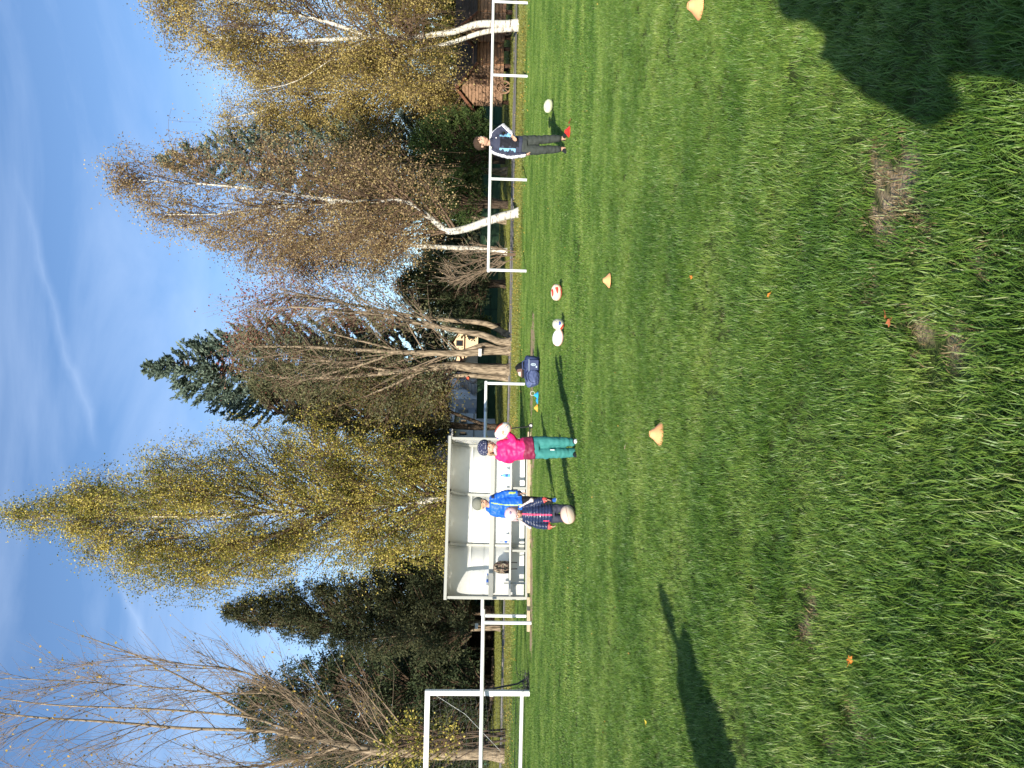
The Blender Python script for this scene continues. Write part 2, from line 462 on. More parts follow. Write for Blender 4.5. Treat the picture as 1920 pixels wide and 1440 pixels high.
def scatter(name, pts, rots, scls, idxs, meshes, tilts=None):
    c = bpy.data.collections.new(name + '_sources')
    for i, m in enumerate(meshes):
        o = bpy.data.objects.new('%s_%02d' % (name + '_source', i), m); c.objects.link(o)
    me = bpy.data.meshes.new(name)
    me.from_pydata(pts.tolist(), [], [])
    a = me.attributes.new('scl', 'FLOAT', 'POINT'); a.data.foreach_set('value', scls.astype(np.float32))
    a = me.attributes.new('idx', 'INT', 'POINT'); a.data.foreach_set('value', idxs.astype(np.int32))
    rv = np.zeros((len(pts), 3), np.float32); rv[:, 2] = rots
    if tilts is not None: rv[:, :2] = tilts
    a = me.attributes.new('rot', 'FLOAT_VECTOR', 'POINT'); a.data.foreach_set('vector', rv.ravel())
    o = link(name, me)
    g = bpy.data.node_groups.new(name + '_nodes', 'GeometryNodeTree')
    g.interface.new_socket('Geometry', in_out='INPUT', socket_type='NodeSocketGeometry')
    g.interface.new_socket('Geometry', in_out='OUTPUT', socket_type='NodeSocketGeometry')
    gi = g.nodes.new('NodeGroupInput'); go = g.nodes.new('NodeGroupOutput')
    ip = g.nodes.new('GeometryNodeInstanceOnPoints'); ci = g.nodes.new('GeometryNodeCollectionInfo')
    ci.inputs['Collection'].default_value = c; ci.inputs['Separate Children'].default_value = True; ci.inputs['Reset Children'].default_value = True
    def na(nm, ty):
        n = g.nodes.new('GeometryNodeInputNamedAttribute'); n.data_type = ty; n.inputs['Name'].default_value = nm; return n.outputs['Attribute']
    g.links.new(gi.outputs[0], ip.inputs['Points']); g.links.new(ci.outputs[0], ip.inputs['Instance'])
    ip.inputs['Pick Instance'].default_value = True
    g.links.new(na('idx', 'INT'), ip.inputs['Instance Index']); g.links.new(na('scl', 'FLOAT'), ip.inputs['Scale'])
    e2r = g.nodes.new('FunctionNodeEulerToRotation'); g.links.new(na('rot', 'FLOAT_VECTOR'), e2r.inputs[0]); g.links.new(e2r.outputs[0], ip.inputs['Rotation'])
    g.links.new(ip.outputs[0], go.inputs[0])
    md = o.modifiers.new('scatter', 'NODES'); md.node_group = g
    return o

def region(n, y0, y1, k=0.56, pad=0.9):
    """random ground points inside the viewed wedge with a margin"""
    yy = nr.uniform(y0, y1, n * 3); hw = k * yy + pad
    keep = nr.uniform(0, 1, n * 3) < hw / (k * y1 + pad)
    yy = yy[keep][:n]; hw = hw[keep][:n]
    return nr.uniform(-1, 1, len(yy)) * hw, yy

LEAN = (0.35, 1.15)
CONE_PX = [(1247, 815), (1148, 525), (1322, 4)]
tufts = [blades(36, 0.055, 0.030, 0.068, 0.0031, LEAN, [M_grass, M_straw], 0.03, s) for s in range(5)]
tufts += [blades(16, 0.05, 0.02, 0.045, 0.0036, (0.5, 1.5), [M_dry, M_straw], 0.25, 20 + s) for s in range(2)]
x, y = region(52000, 1.5, 10.5)
bvv = bare(x, y)
keep = (bvv < 0.3) | (nr.uniform(0, 1, len(x)) < 0.42)
x, y, bvv = x[keep], y[keep], bvv[keep]
for q_ in CONE_PX:
    g = G(*q_); kk = ~(((x - g.x)**2 + ((y - g.y - .04)*.9)**2) < .12**2) | (nr.uniform(0, 1, len(x)) < .12); x, y, bvv = x[kk], y[kk], bvv[kk]
near = np.clip(bare(x, y), 0, 1)
halo = sum(bare(x + a_, y + b_) for a_, b_ in ((-.05, .0), (.05, .02), (.0, -.07), (.02, .07), (-.03, -.04)))
dry = (bvv > 0.15) | ((halo > 0.1) & (nr.uniform(0, 1, len(x)) < 0.6)) | (nr.uniform(0, 1, len(x)) < 0.015)
ix = np.where(dry, nr.integers(5, 7, len(x)), nr.integers(0, 5, len(x)))
hn = np.array([mnoise.noise(Vector((p * 1.3, q * 1.3, 0))) for p, q in zip(x, y)])
sc = np.clip((0.95 + 0.5 * hn + nr.normal(0, 0.12, len(x))) * np.interp(y, [2, 4, 10], [1.1, .9, .75]), 0.45, 1.6)
flow = np.array([mnoise.noise(Vector((p * 0.7, q * 0.7, 9))) for p, q in zip(x, y)]) * 4
tl = np.stack([0.30 * np.cos(flow), 0.30 * np.sin(flow)], 1)
tl[ix >= 5] = nr.uniform(-.3, .3, (int((ix >= 5).sum()), 2))
tag(scatter('grass', np.stack([x, y, np.zeros_like(x)], 1), nr.uniform(0, 6.28, len(x)), sc, ix, tufts, tl), kind='stuff')

patch = [blades(760, 0.26, 0.022, 0.046, 0.0065, LEAN, [M_grass, M_straw], 0.03, 40 + s, 2) for s in range(4)]
px, py = np.meshgrid(np.arange(-17, 17, 0.36), np.arange(9.6, 27.5, 0.36)); px, py = px.ravel(), py.ravel()
keep = (np.abs(px) < 0.56 * py + 1.5)
px, py = px[keep], py[keep]
wn = worn(px, py) & (nr.uniform(0, 1, len(px)) < 0.93)
px, py = px[~wn], py[~wn]
px += nr.uniform(-.16, .16, len(px)); py += nr.uniform(-.16, .16, len(py))
tag(scatter('grass', np.stack([px, py, np.zeros_like(px)], 1), nr.uniform(0, 6.28, len(px)), nr.uniform(0.9, 1.25, len(px)), nr.integers(0, 4, len(px)), patch), kind='stuff')

# sparse grass in the worn strip
wx, wy = nr.uniform(-9, 2, 9000), nr.uniform(17, 23.5, 9000)
w = worn(wx, wy); wx, wy = wx[w][:420], wy[w][:420]
tag(scatter('grass', np.stack([wx, wy, np.zeros_like(wx)], 1), nr.uniform(0, 6.28, len(wx)), nr.uniform(0.4, .8, len(wx)), nr.integers(2, 7, len(wx)), tufts), kind='stuff')

fpatch = [blades(520, 0.6, 0.05, 0.11, 0.016, LEAN, [M_grass, M_straw], 0.04, 60 + s, 2) for s in range(3)]
px, py = np.meshgrid(np.arange(-34, 34, 1.0), np.arange(27.5, 62, 1.0)); px, py = px.ravel(), py.ravel()
keep = (np.abs(px) < 0.52 * py + 2) & ~((py > 33.2) & (py < 36.6))
px, py = px[keep] + nr.uniform(-.1, .1, keep.sum()), py[keep]
tag(scatter('grass', np.stack([px, py, np.zeros_like(px)], 1), nr.integers(0, 4, len(px)) * 1.5708, nr.uniform(0.9, 1.15, len(px)), nr.integers(0, 3, len(px)), fpatch), kind='stuff')

# ---- gravel path with its low concrete edging, crossing behind the pitch
M_path = mat('path_gravel', (0.19, 0.18, 0.17), 0.95, 0.1, bump=0.5, bscale=8, var=0.3, vscale=2.0)
M_kerb = mat('kerb_concrete', (0.16, 0.15, 0.15), 0.9, 0.15, bump=0.4, bscale=12, var=0.35, vscale=1.5)
near_e = [G(965, 0), G(963, 400), G(960.5, 700), G(949.5, 1200), G(943.5, 1440)]
near_e = [Vector((30, 36.5, 0))] + [Vector((p.x, min(max(p.y, 33.2), 36), 0)) for p in near_e] + [Vector((-30, 33.3, 0))]
m = MB()
for i in range(len(near_e) - 1):
    a, c = near_e[i], near_e[i + 1]
    o2 = Vector((0, 1.7, 0)); zz = Vector((0, 0, 0.012))
    m.add([a + zz, c + zz, c + o2 + zz, a + o2 + zz], [(0, 3, 2, 1)])
pth = m.build('path', M_path); tag(pth, kind='structure')
m = MB()
for i in range(len(near_e) - 1):
    a, c = near_e[i], near_e[i + 1]
    nseg = max(1, int((a - c).length / 1.0))
    for k in range(nseg):
        p, q = a.lerp(c, (k + 0.008) / nseg), a.lerp(c, (k + 0.992) / nseg)
        for off, h in ((0.0, 0.05 + rng.uniform(-.01, .01)), (1.7, 0.07 + rng.uniform(-.01, .01))):
            m.beam(p + Vector((0, off, h / 2 - 0.02)), q + Vector((0, off, h / 2 - 0.02)), 0.12, h)
tag(m.build('path_edging', M_kerb, None, bevel=0.0), kind='structure')

# ================================================================== TREES
def bez(a, b, c, n):
    return [a * (1-t)**2 + b * 2*t*(1-t) + c * t*t for t in [i / n for i in range(n + 1)]]

def leafcards(name, pos, size, m, parent, aspect=0.75, dirs=None, roll=True):
    """one mesh of separate small leaves / needle tufts at pos, randomly turned"""
    n = len(pos); pos = np.asarray(pos, float); size = np.asarray(size, float)[:, None]
    if dirs is None:
        d = nr.normal(0, 1, (n, 3)); d /= np.linalg.norm(d, axis=1)[:, None]
    else:
        d = np.asarray(dirs, float); d = d / np.linalg.norm(d, axis=1)[:, None]
    q = nr.normal(0, 1, (n, 3)); s = np.cross(d, q); s /= np.linalg.norm(s, axis=1)[:, None] + 1e-9
    h = size * 0.5
    V = np.empty((n, 4, 3))
    V[:, 0] = pos - d * h; V[:, 1] = pos + s * h * aspect; V[:, 2] = pos + d * h; V[:, 3] = pos - s * h * aspect
    me = bpy.data.meshes.new(name)
    me.vertices.add(4*n); me.vertices.foreach_set('co', V.ravel())
    me.loops.add(4*n); me.loops.foreach_set('vertex_index', np.arange(4*n, dtype=np.int32))
    me.polygons.add(n); me.polygons.foreach_set('loop_start', np.arange(0, 4*n, 4, dtype=np.int32))
    me.polygons.foreach_set('loop_total', np.full(n, 4, np.int32))
    me.update(calc_edges=True)
    me.materials.append(m)
    return link(name, me, parent)

class Crown:
    """crown outline from photo heights: rows (x_px, y_left_px, y_right_px) at distance d"""
    def __init__(s, rows, d, root):
        s.z = []; s.a = []; s.b = []
        for x, yl, yr in sorted(rows, key=lambda r: -r[0]):
            pl, pr = P(x, yl, d), P(x, yr, d)
            s.z.append((pl.z + pr.z) / 2); s.a.append(pl.x); s.b.append(pr.x)
        s.z = np.array(s.z); s.a = np.array(s.a); s.b = np.array(s.b)
        o = np.argsort(s.z); s.z, s.a, s.b = s.z[o], s.a[o], s.b[o]
        s.d = d
    def span(s, z):
        return float(np.interp(z, s.z, s.a)), float(np.interp(z, s.z, s.b))
    def pick(s):
        w = s.b - s.a
        while True:
            z = rng.uniform(s.z[0], s.z[-1])
            a, b = s.span(z)
            if rng.random() < (b - a) / w.max() + 0.06: return z

def near_stem(stems, z, tx=None):
    ok = [s_ for s_ in stems if s_[0][0].z <= z <= s_[0][-1].z] or [stems[0]]
    def hx(s_):
        return abs(min(s_[0], key=lambda p: abs(p.z - z)).x - (tx or 0)) * rng.uniform(.5, 1.5)
    st = min(ok, key=hx)
    pts, rad = st
    for i in range(len(pts) - 1):
        lo, hi = pts[i].z, pts[i + 1].z
        if lo <= z <= hi or (i == len(pts) - 2):
            k = min(1, max(0, (z - lo) / max(hi - lo, 1e-6)))
            return pts[i].lerp(pts[i + 1], k), rad[i] * (1 - k) + rad[i + 1] * k
    return pts[0], rad[0]

def stem_pts(px, d, jit=0.0, sub=4):
    """stem through photo points, softened to a curve"""
    pts = [G(px[0][0], px[0][1]) if False else P(px[0][0], px[0][1], d)]
    pts = [P(x, y, d) for x, y in px]
    out_ = []
    for i in range(len(pts) - 1):
        p0, p1, p2, p3 = pts[max(i-1, 0)], pts[i], pts[i+1], pts[min(i+2, len(pts)-1)]
        for k in range(sub):
            u = k / sub
            out_.append(0.5 * ((2*p1) + (p2-p0)*u + (2*p0-5*p1+4*p2-p3)*u*u + (-p0+3*p1-3*p2+p3)*u**3))
    out_.append(pts[-1])
    for i, p in enumerate(out_):
        p.y += jit * math.sin(i * 0.8)
    if out_[0].z < 1.0: out_[0].z = min(out_[0].z, -0.05)
    return out_

def tree(name, label, cat, d, stems_px, rows, leaf, bark, group=None, nprim=60, nsec=9, leaves=26, lsize=(0.07, 0.12),
         droop=0.6, spread=0.22, twigm=None, depthk=0.8, rise=1.1, twigr=0.010, aspect=0.75, up=0.6, seed=1, primr=0.33, seclen=(0.7, 1.8), hang=0.0, skip=0.0, minz=1.7, clear=0.75):
    rng.seed(seed)
    base = G(stems_px[0][0][0][0], stems_px[0][0][0][1]) if d is None else P(stems_px[0][0][0][0], stems_px[0][0][0][1], d)
    base.z = 0
    if d is None: d = base.y
    root = empty(name, base)
    tag(root, label, cat, group)
    off = -base
    stems = []
    tm = MB()
    for px, r0, r1 in stems_px:
        pts = stem_pts(px, d, 0.05)
        n = len(pts)
        rad = [max(r1, r0 * (1 - i/(n-1)) + r1 * (i/(n-1))) for i in range(n)]
        if pts[0].z < 0.5: rad[0] *= 1.35; rad[1] *= 1.1
        tm.tube([p + off for p in pts], rad, 10)
        stems.append((pts, rad))
    tm.build('trunk', bark, root, smooth=True)
    cr = Crown(rows, d, root)
    bm_, tw = MB(), MB()
    lp = []; ld = []
    for i in range(nprim):
        z = cr.pick(); a, b = cr.span(z); c = (a + b) / 2; hw = (b - a) / 2
        phi = rng.uniform(0, 2*math.pi); q = rng.uniform(0.35, 1.0) ** 0.6
        tgt = Vector((c + math.cos(phi) * hw * q, d + math.sin(phi) * hw * depthk * q, z))
        reach = abs(math.cos(phi)) * hw * q + abs(math.sin(phi)) * hw * depthk * q * 0.6
        sp, sr = near_stem(stems, max(z - rise * reach * rng.uniform(0.6, 1.3) - 0.2, cr.z[0] - 0.5 * rise) if False else max(z - rise * reach * rng.uniform(0.5, 1.2) - 0.15, min(minz, z)), tgt.x)
        mid = sp.lerp(tgt, 0.5) + Vector((0, 0, rng.uniform(-0.1, 0.35) * reach * up)) + Vector((rng.gauss(0, .12), rng.gauss(0, .12), 0)) * reach * 0.5
        pts = bez(sp, mid, tgt, 7)
        ra = min(sr * primr, 0.05)
        bm_.tube([p + off for p in pts], [ra * (1 - k/7) + twigr * 1.2 for k in range(8)], 5, caps=False)
        for j in range(nsec):
            tt = rng.uniform(0.25, 1.0)
            k = min(6, int(tt * 7)); p0 = pts[k].lerp(pts[k+1], tt*7 - k)
            tang = (pts[k+1] - pts[k]).normalized()
            dr = (tang * 0.8 + Vector((rng.gauss(0, 1), rng.gauss(0, 1), rng.gauss(0, .6))) * 0.6); dr.normalize()
            Ls = rng.uniform(*seclen) * min(1, 0.35 + hw * 0.4)
            m1 = p0 + dr * Ls * 0.5 + Vector((0, 0, 0.10 * Ls))
            e1 = p0 + dr * Ls + Vector((0, 0, -droop * Ls * rng.uniform(0.3, 1.1)))
            sp2 = bez(p0, m1, e1, 4)
            tw.tube([p + off for p in sp2], [twigr, twigr * .85, twigr * .7, twigr * .6, twigr * .45], 3, caps=False)
            if rng.random() < hang:      # hanging birch strings
                for h_ in range(2):
                    hp = sp2[rng.randint(2, 4)]; hl = rng.uniform(0.4, 1.2)
                    he = hp + Vector((rng.gauss(0, .1), rng.gauss(0, .1), -hl))
                    tw.tube([hp + off, hp.lerp(he, .5) + off + Vector((rng.gauss(0,.05), 0, 0)), he + off], [twigr*.5]*3, 3, caps=False)
                    for _ in range(int(leaves * 0.35)):
                        l = hp.lerp(he, rng.random()); lp.append((l.x + off.x + rng.gauss(0,.06), l.y + off.y + rng.gauss(0,.06), l.z))
            if rng.random() < skip: continue
            for _ in range(leaves):
                l = sp2[rng.randint(1, 4)]
                lp.append((l.x + off.x + rng.gauss(0, spread), l.y + off.y + rng.gauss(0, spread), l.z + rng.gauss(0, spread)))
    bm_.build('branch', twigm or M_twig, root, smooth=True)['kind'] = 'stuff'
    tw.build('twig', twigm or M_twig, root)['kind'] = 'stuff'
    if lp and clear:
        A_ = np.array(lp) - np.array(off); keep = np.ones(len(A_), bool)
        for pts, rad in stems[:3]:
            zz = np.array([p.z for p in pts]); xx = np.array([p.x for p in pts]); o_ = np.argsort(zz)
            sx = np.interp(A_[:, 2], zz[o_], xx[o_])
            inz = (A_[:, 2] > zz.min()) & (A_[:, 2] < zz.max())
            keep &= ~(inz & (np.abs(A_[:, 0] - sx) < 0.20 + (clear > .9) * .12) & (A_[:, 1] < d) & (nr.uniform(0, 1, len(A_)) < clear))
        lp = [p for p, k_ in zip(lp, keep) if k_]
    if lp:
        lc = leafcards('foliage', lp, nr.uniform(lsize[0], lsize[1], len(lp)), leaf, root, aspect)
        lc['kind'] = 'stuff'
    return root

def conifer(name, label, cat, d, axis, rows, needle, bark, group=None, step=0.34, per=9, cards=7, csize=(0.16, 0.34), width=0.28,
            droop=0.15, tiplift=0.25, r0=0.2, seed=1, depthk=0.9, fill=0.0, gap=0.0):
    """axis: (x,y) photo points base and tip; branches in whorls, brushes of needles along each"""
    rng.seed(seed)
    bp_, tp = P(axis[0][0], axis[0][1], d), P(axis[1][0], axis[1][1], d)
    bp_.z = 0
    root = empty(name, bp_); tag(root, label, cat, group)
    off = -bp_
    tm = MB(); n = 10
    tm.tube([(bp_.lerp(tp, i/n)) + off + Vector((rng.gauss(0,.02), 0, 0)) for i in range(n+1)], [r0 * (1 - i/n) + 0.015 for i in range(n+1)], 9)
    tm.build('trunk', bark, root, smooth=True)
    cr = Crown(rows, d, root)
    bm_ = MB(); lp, ls, ld = [], [], []
    z = cr.z[0]
    while z < cr.z[-1]:
        a, b = cr.span(z); k = (z) / tp.z; ax = bp_.lerp(tp, min(1, k)); 
        for j in range(per):
            phi = rng.uniform(0, 2*math.pi)
            zz = z + rng.uniform(-step, step) * 0.6
            if rng.random() < gap: continue
            ext = (b - ax.x) if math.cos(phi) > 0 else (ax.x - a)
            ext = max(ext, 0.15)
            Lb = rng.uniform(0.72, 1.1)
            tgt = Vector((ax.x + math.cos(phi) * ext * Lb, d + math.sin(phi) * ext * depthk * Lb, zz))
            reach = (tgt - Vector((ax.x, d, zz))).length
            s = Vector((ax.x, d, zz + reach * (droop - 0.05)))
            mid = s.lerp(tgt, 0.55) + Vector((0, 0, -reach * tiplift * 0.5))
            tgt = tgt + Vector((0, 0, reach * tiplift * rng.uniform(0.2, 0.9)))
            pts = bez(s, mid, tgt, 5)
            bm_.tube([p + off for p in pts], [0.035, .03, .024, .018, .012, .006], 4, caps=False)
            nb_ = max(2, int(reach * 3.6))
            for q in range(nb_):
                t_ = 1 - (q / nb_) * (0.9 - 0.25 * (fill < 0.5)) * rng.uniform(0.85, 1.0)
                kk = min(4, int(t_ * 5)); p0 = pts[kk].lerp(pts[kk+1], t_*5 - kk); tg = (pts[kk+1] - pts[kk]).normalized()
                sd = tg.cross(Vector((0,0,1)))
                if sd.length < .01: sd = Vector((1,0,0))
                sd.normalize()
                for sg in (-1, 1):
                    bd = (tg * rng.uniform(0.6, 1.2) + sd * sg * rng.uniform(0.2, 1.0) + Vector((0,0,rng.uniform(-.25,.35)))).normalized()
                    Ls = rng.uniform(0.18, 0.5) * (0.5 + 0.5 * min(1, reach / 1.5))
                    for c_ in range(cards):
                        f_ = rng.random() * Ls
                        pp = p0 + bd * f_ + off
                        lp.append((pp.x + rng.gauss(0,.035), pp.y + rng.gauss(0,.035), pp.z + rng.gauss(0,.035)))
                        dd = bd + Vector((rng.gauss(0,.45), rng.gauss(0,.45), rng.gauss(0,.45)))
                        ld.append(tuple(dd)); ls.append(rng.uniform(*csize))
        z += step
    bm_.build('branch', M_twig, root)['kind'] = 'stuff'
    lc = leafcards('foliage', lp, ls, needle, root, width, ld); lc['kind'] = 'stuff'
    return root

def bush(name, label, cat, d, rows, leaf, n=9000, clumps=160, csize=0.45, lsize=(0.12, 0.24), base=None, bark=None, stems=5, group=None, seed=1, aspect=0.35, depthk=0.8, r0=0.09, surf=0.45, trunks=None, depth=None):
    """dense evergreen or shrub: clumps of sprays over the crown volume on several stems"""
    rng.seed(seed); 
    cr = Crown(rows, d, None)
    zb = cr.z[0]; a, b = cr.span((cr.z[0] + cr.z[-1]) / 2)
    bx = (a + b) / 2 if base is None else P(base[0], base[1], d).x
    root = empty(name, (bx, d, 0)); tag(root, label, cat, group); off = Vector((-bx, -d, 0))
    C_ = []
    for i in range(clumps):
        z = cr.pick(); a, b = cr.span(z); hw = (b - a) / 2
        phi = rng.uniform(0, 2*math.pi); q = rng.uniform(surf, 1.0)
        C_.append(Vector(((a + b)/2 + math.cos(phi)*hw*q, d + math.sin(phi)*(depth if depth else hw*depthk)*q, z)))
    tb = MB()
    if trunks:
        for px, ra, rb in trunks:
            pts = stem_pts(px, d, 0.04); nn = len(pts)
            tb.tube([p + off for p in pts], [ra + (rb - ra) * i/(nn-1) for i in range(nn)], 9)
    for i in range(stems):
        tg = C_[rng.randrange(len(C_))]
        s0 = Vector((bx + rng.gauss(0, .12), d + rng.gauss(0, .12), -0.05))
        md = Vector((s0.x * .8 + tg.x * .2, s0.y * .8 + tg.y * .2, tg.z * .5))
        tb.tube([p + off for p in bez(s0, md, tg, 6)], [r0 * (1 - k/6) + 0.012 for k in range(7)], 6)
    tb.build('trunk', bark or M_barkd, root, smooth=True)
    br = MB()
    for c in C_:
        s0 = Vector((bx + (c.x - bx) * .3, d + (c.y - d) * .3, max(zb, c.z - 0.9)))
        br.tube([s0 + off, s0.lerp(c, .5) + off + Vector((0, 0, .1)), c + off], [0.03, .02, .008], 4, caps=False)
    br.build('branch', M_twig, root)['kind'] = 'stuff'
    per = n // clumps
    cs = np.repeat(np.array([tuple(c + off) for c in C_]), per, axis=0)
    dv = nr.normal(0, 1, cs.shape); dv /= np.linalg.norm(dv, axis=1)[:, None]
    sc_ = np.repeat(nr.uniform(0.6, 1.35, clumps), per)[:, None]
    rr = (nr.uniform(0, 1, len(cs)) ** 0.45)[:, None] * csize * sc_
    pos = cs + dv * rr * np.array([1.0, 1.0, 0.75])
    dirs = dv + nr.normal(0, .35, dv.shape)
    lc = leafcards('foliage', pos, nr.uniform(lsize[0], lsize[1], len(pos)), leaf, root, aspect, dirs); lc['kind'] = 'stuff'
    return root

L_gold = leafmat('golden_olive_birch_leaves', [(0.07,0.065,0.018), (0.20,0.16,0.045), (0.40,0.30,0.085), (0.60,0.47,0.17)], 0.35, nscale=.9)
L_brown = leafmat('russet_birch_leaves', [(0.14,0.095,0.05), (0.26,0.17,0.085), (0.39,0.28,0.13), (0.52,0.41,0.19)], 0.35)
L_yel = leafmat('yellow_green_birch_leaves', [(0.04,0.06,0.012), (0.16,0.175,0.035), (0.40,0.35,0.07), (0.72,0.58,0.15)], 0.4, nscale=0.9)
L_few = leafmat('last_yellow_leaves', [(0.30,0.16,0.04), (0.50,0.32,0.07), (0.62,0.46,0.10)], 0.4)
L_red = leafmat('dark_red_leaves', [(0.14,0.03,0.03), (0.26,0.07,0.06), (0.30,0.14,0.07)], 0.35)
L_olive = leafmat('olive_leaves', [(0.05,0.055,0.015), (0.12,0.11,0.03), (0.22,0.17,0.05)], 0.3)
L_blue = leafmat('blue_spruce_needles', [(0.04,0.065,0.048), (0.10,0.14,0.105), (0.19,0.24,0.18)], 0.12, 0.7, spec=0.15)
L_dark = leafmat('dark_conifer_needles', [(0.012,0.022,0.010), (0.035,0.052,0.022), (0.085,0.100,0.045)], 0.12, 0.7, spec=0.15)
L_cedar = leafmat('olive_conifer_needles', [(0.03,0.04,0.02), (0.09,0.095,0.045), (0.18,0.17,0.085)], 0.15, 0.7, spec=0.15)
L_yew = leafmat('fresh_green_yew_needles', [(0.015,0.035,0.010), (0.045,0.08,0.022), (0.10,0.14,0.04)], 0.15, 0.6, spec=0.15)

# -- right-hand birch, forked white trunk beside the wooden huts
tree('birch_tree', 'large golden olive birch with forked white trunk in front of the wooden huts', 'tree', 33.3,
     [([(971,44),(925,45),(885,48),(840,62),(790,68),(700,72),(600,75),(520,75),(400,70)], 0.165, 0.04),
      ([(968,52),(920,58),(870,72),(815,88),(770,100),(735,112)], 0.115, 0.05),
      ([(700,72),(655,55),(590,35),(500,10),(400,-2),(330,-12)], 0.09, 0.02),
      ([(690,74),(640,100),(560,150),(480,170)], 0.035, 0.01)],
     [(265,30,-40),(300,90,-80),(380,130,-110),(480,150,-130),(600,170,-140),(700,185,-140),(760,170,-120),(805,120,-60)],
     L_gold, M_birch, nprim=150, nsec=12, leaves=44, lsize=(0.048, 0.088), spread=.27, clear=.97, hang=0.7, minz=4.2, primr=.2, seed=3, rise=1.0)
# -- golden birch between the two
tree('birch_tree', 'tall dense golden birch standing behind the boy in navy, beyond the gravel path', 'tree', 47,
     [([(948,165),(860,168),(760,166),(640,175),(520,200),(420,225)], 0.14, 0.02),
      ([(860,158),(800,150),(700,130),(580,120)], 0.09, 0.015)],
     [(400,265,205),(450,300,150),(520,325,110),(600,330,100),(700,330,110),(780,330,120),(835,250,150)],
     L_gold, M_birch, nprim=150, nsec=12, leaves=44, lsize=(0.06, 0.105), spread=.3, hang=0.7, seed=5, primr=.4, skip=.05)
# -- crooked birch
tree('birch_tree', 'crooked birch with sharply bent white trunk and thin russet crown', 'tree', 29.8,
     [([(973,398),(945,405),(905,418),(865,431),(840,433),(818,418),(790,396),(765,380),(730,376),(640,377),(560,366),(450,352),(340,342),(260,338)], 0.165, 0.015),
      ([(650,377),(560,384),(480,392),(400,402),(310,402)], 0.07, 0.012)],
     [(205,345,320),(240,400,290),(300,430,285),(400,455,280),(500,480,265),(600,500,265),(680,500,280),(760,470,310),(800,440,330)],
     L_brown, M_birch, nprim=135, nsec=10, leaves=20, lsize=(0.05, 0.085), hang=0.45, seed=8, twigm=M_twig, rise=1.2, twigr=0.0085)
tree('birch_tree', 'slim upright birch with white trunk beside the spruce, brown half bare crown', 'tree', 40,
     [([(950,472),(900,467),(800,462),(735,455),(640,446),(520,440),(430,436)], 0.15, 0.02)],
     [(350,450,420),(420,490,400),(500,520,390),(600,535,390),(700,525,400),(745,490,420)],
     L_brown, M_birch, nprim=100, nsec=10, leaves=20, lsize=(0.06, 0.10), hang=0.5, seed=9, rise=1.1, twigr=0.011)
# -- bare shrub at the end of the right rail
tree('bare_shrub', 'leafless many stemmed shrub at the left end of the right hand rail', 'shrub', 31,
     [([(965,478),(930,482),(890,492),(860,502)], 0.025, 0.01), ([(965,484),(925,500),(880,515),(845,522)], 0.022, 0.008),
      ([(965,472),(920,462),(880,455)], 0.02, 0.008), ([(965,476),(930,474),(900,470),(870,468)], 0.03, 0.008)],
     [(820,520,480),(850,545,455),(880,545,445),(915,520,455),(935,500,465)], L_few, M_twig, minz=.25, nprim=60, nsec=6, leaves=0, droop=-0.1, seed=12,
     twigm=M_twig2, seclen=(.4, .9), twigr=.006, primr=.6)
# -- big yellow-green birch behind the shelter
tree('birch_tree', 'tallest birch, yellow green crown rising directly behind the white shelter', 'tree', 36,
     [([(948,922),(860,930),(800,938),(740,944),(640,952),(545,960),(400,966),(250,968),(120,970),(10,972)], 0.21, 0.015),
      ([(545,958),(500,945),(460,930),(400,918)], 0.08, 0.02), ([(640,952),(560,985),(470,1010),(350,1005),(260,990)], 0.08, 0.015)],
     [(8,974,966),(60,990,950),(110,1005,925),(200,1050,900),(250,1100,850),(300,1112,818),(380,1116,800),(460,1116,795),(540,1105,795),(620,1085,800),(720,1070,815),(820,1055,850),(858,1040,870)],
     L_yel, M_birch, nprim=240, nsec=11, leaves=46, lsize=(0.05, 0.095), spread=.28, hang=0.95, clear=.45, seed=15, rise=1.15, primr=.36)
# -- sparse multi-stemmed tree on the left
tree('birch_tree', 'nearly bare many stemmed birch with tan trunk behind the football goal', 'tree', 31,
     [([(940,1414),(880,1412),(800,1413),(720,1408),(660,1400),(590,1385),(520,1375)], 0.27, 0.07),
      ([(560,1375),(430,1368),(300,1362),(150,1350),(20,1340),(-80,1330)], 0.07, 0.02),
      ([(690,1404),(620,1360),(540,1300),(440,1255),(340,1245),(200,1225)], 0.05, 0.012),
      ([(560,1378),(470,1345),(380,1336),(200,1326),(60,1318),(-60,1300)], 0.055, 0.015),
      ([(640,1398),(560,1425),(430,1440),(250,1452),(60,1470)], 0.06, 0.015),
      ([(480,1350),(380,1290),(280,1240),(150,1190)], 0.05, 0.012),
      ([(700,1406),(640,1400),(540,1310),(430,1300),(300,1290),(100,1275),(-40,1270)], 0.045, 0.012)],
     [(-80,1400,1250),(20,1460,1235),(120,1480,1215),(220,1490,1195),(320,1490,1180),(420,1490,1185),(520,1490,1200),(620,1490,1230),(700,1480,1290)],
     L_few, M_bark, primr=.2, nprim=170, nsec=12, leaves=1, lsize=(0.07, 0.13), droop=-0.35, seed=18, twigm=M_twig2, rise=1.2, twigr=0.0065, spread=.1, skip=.45)

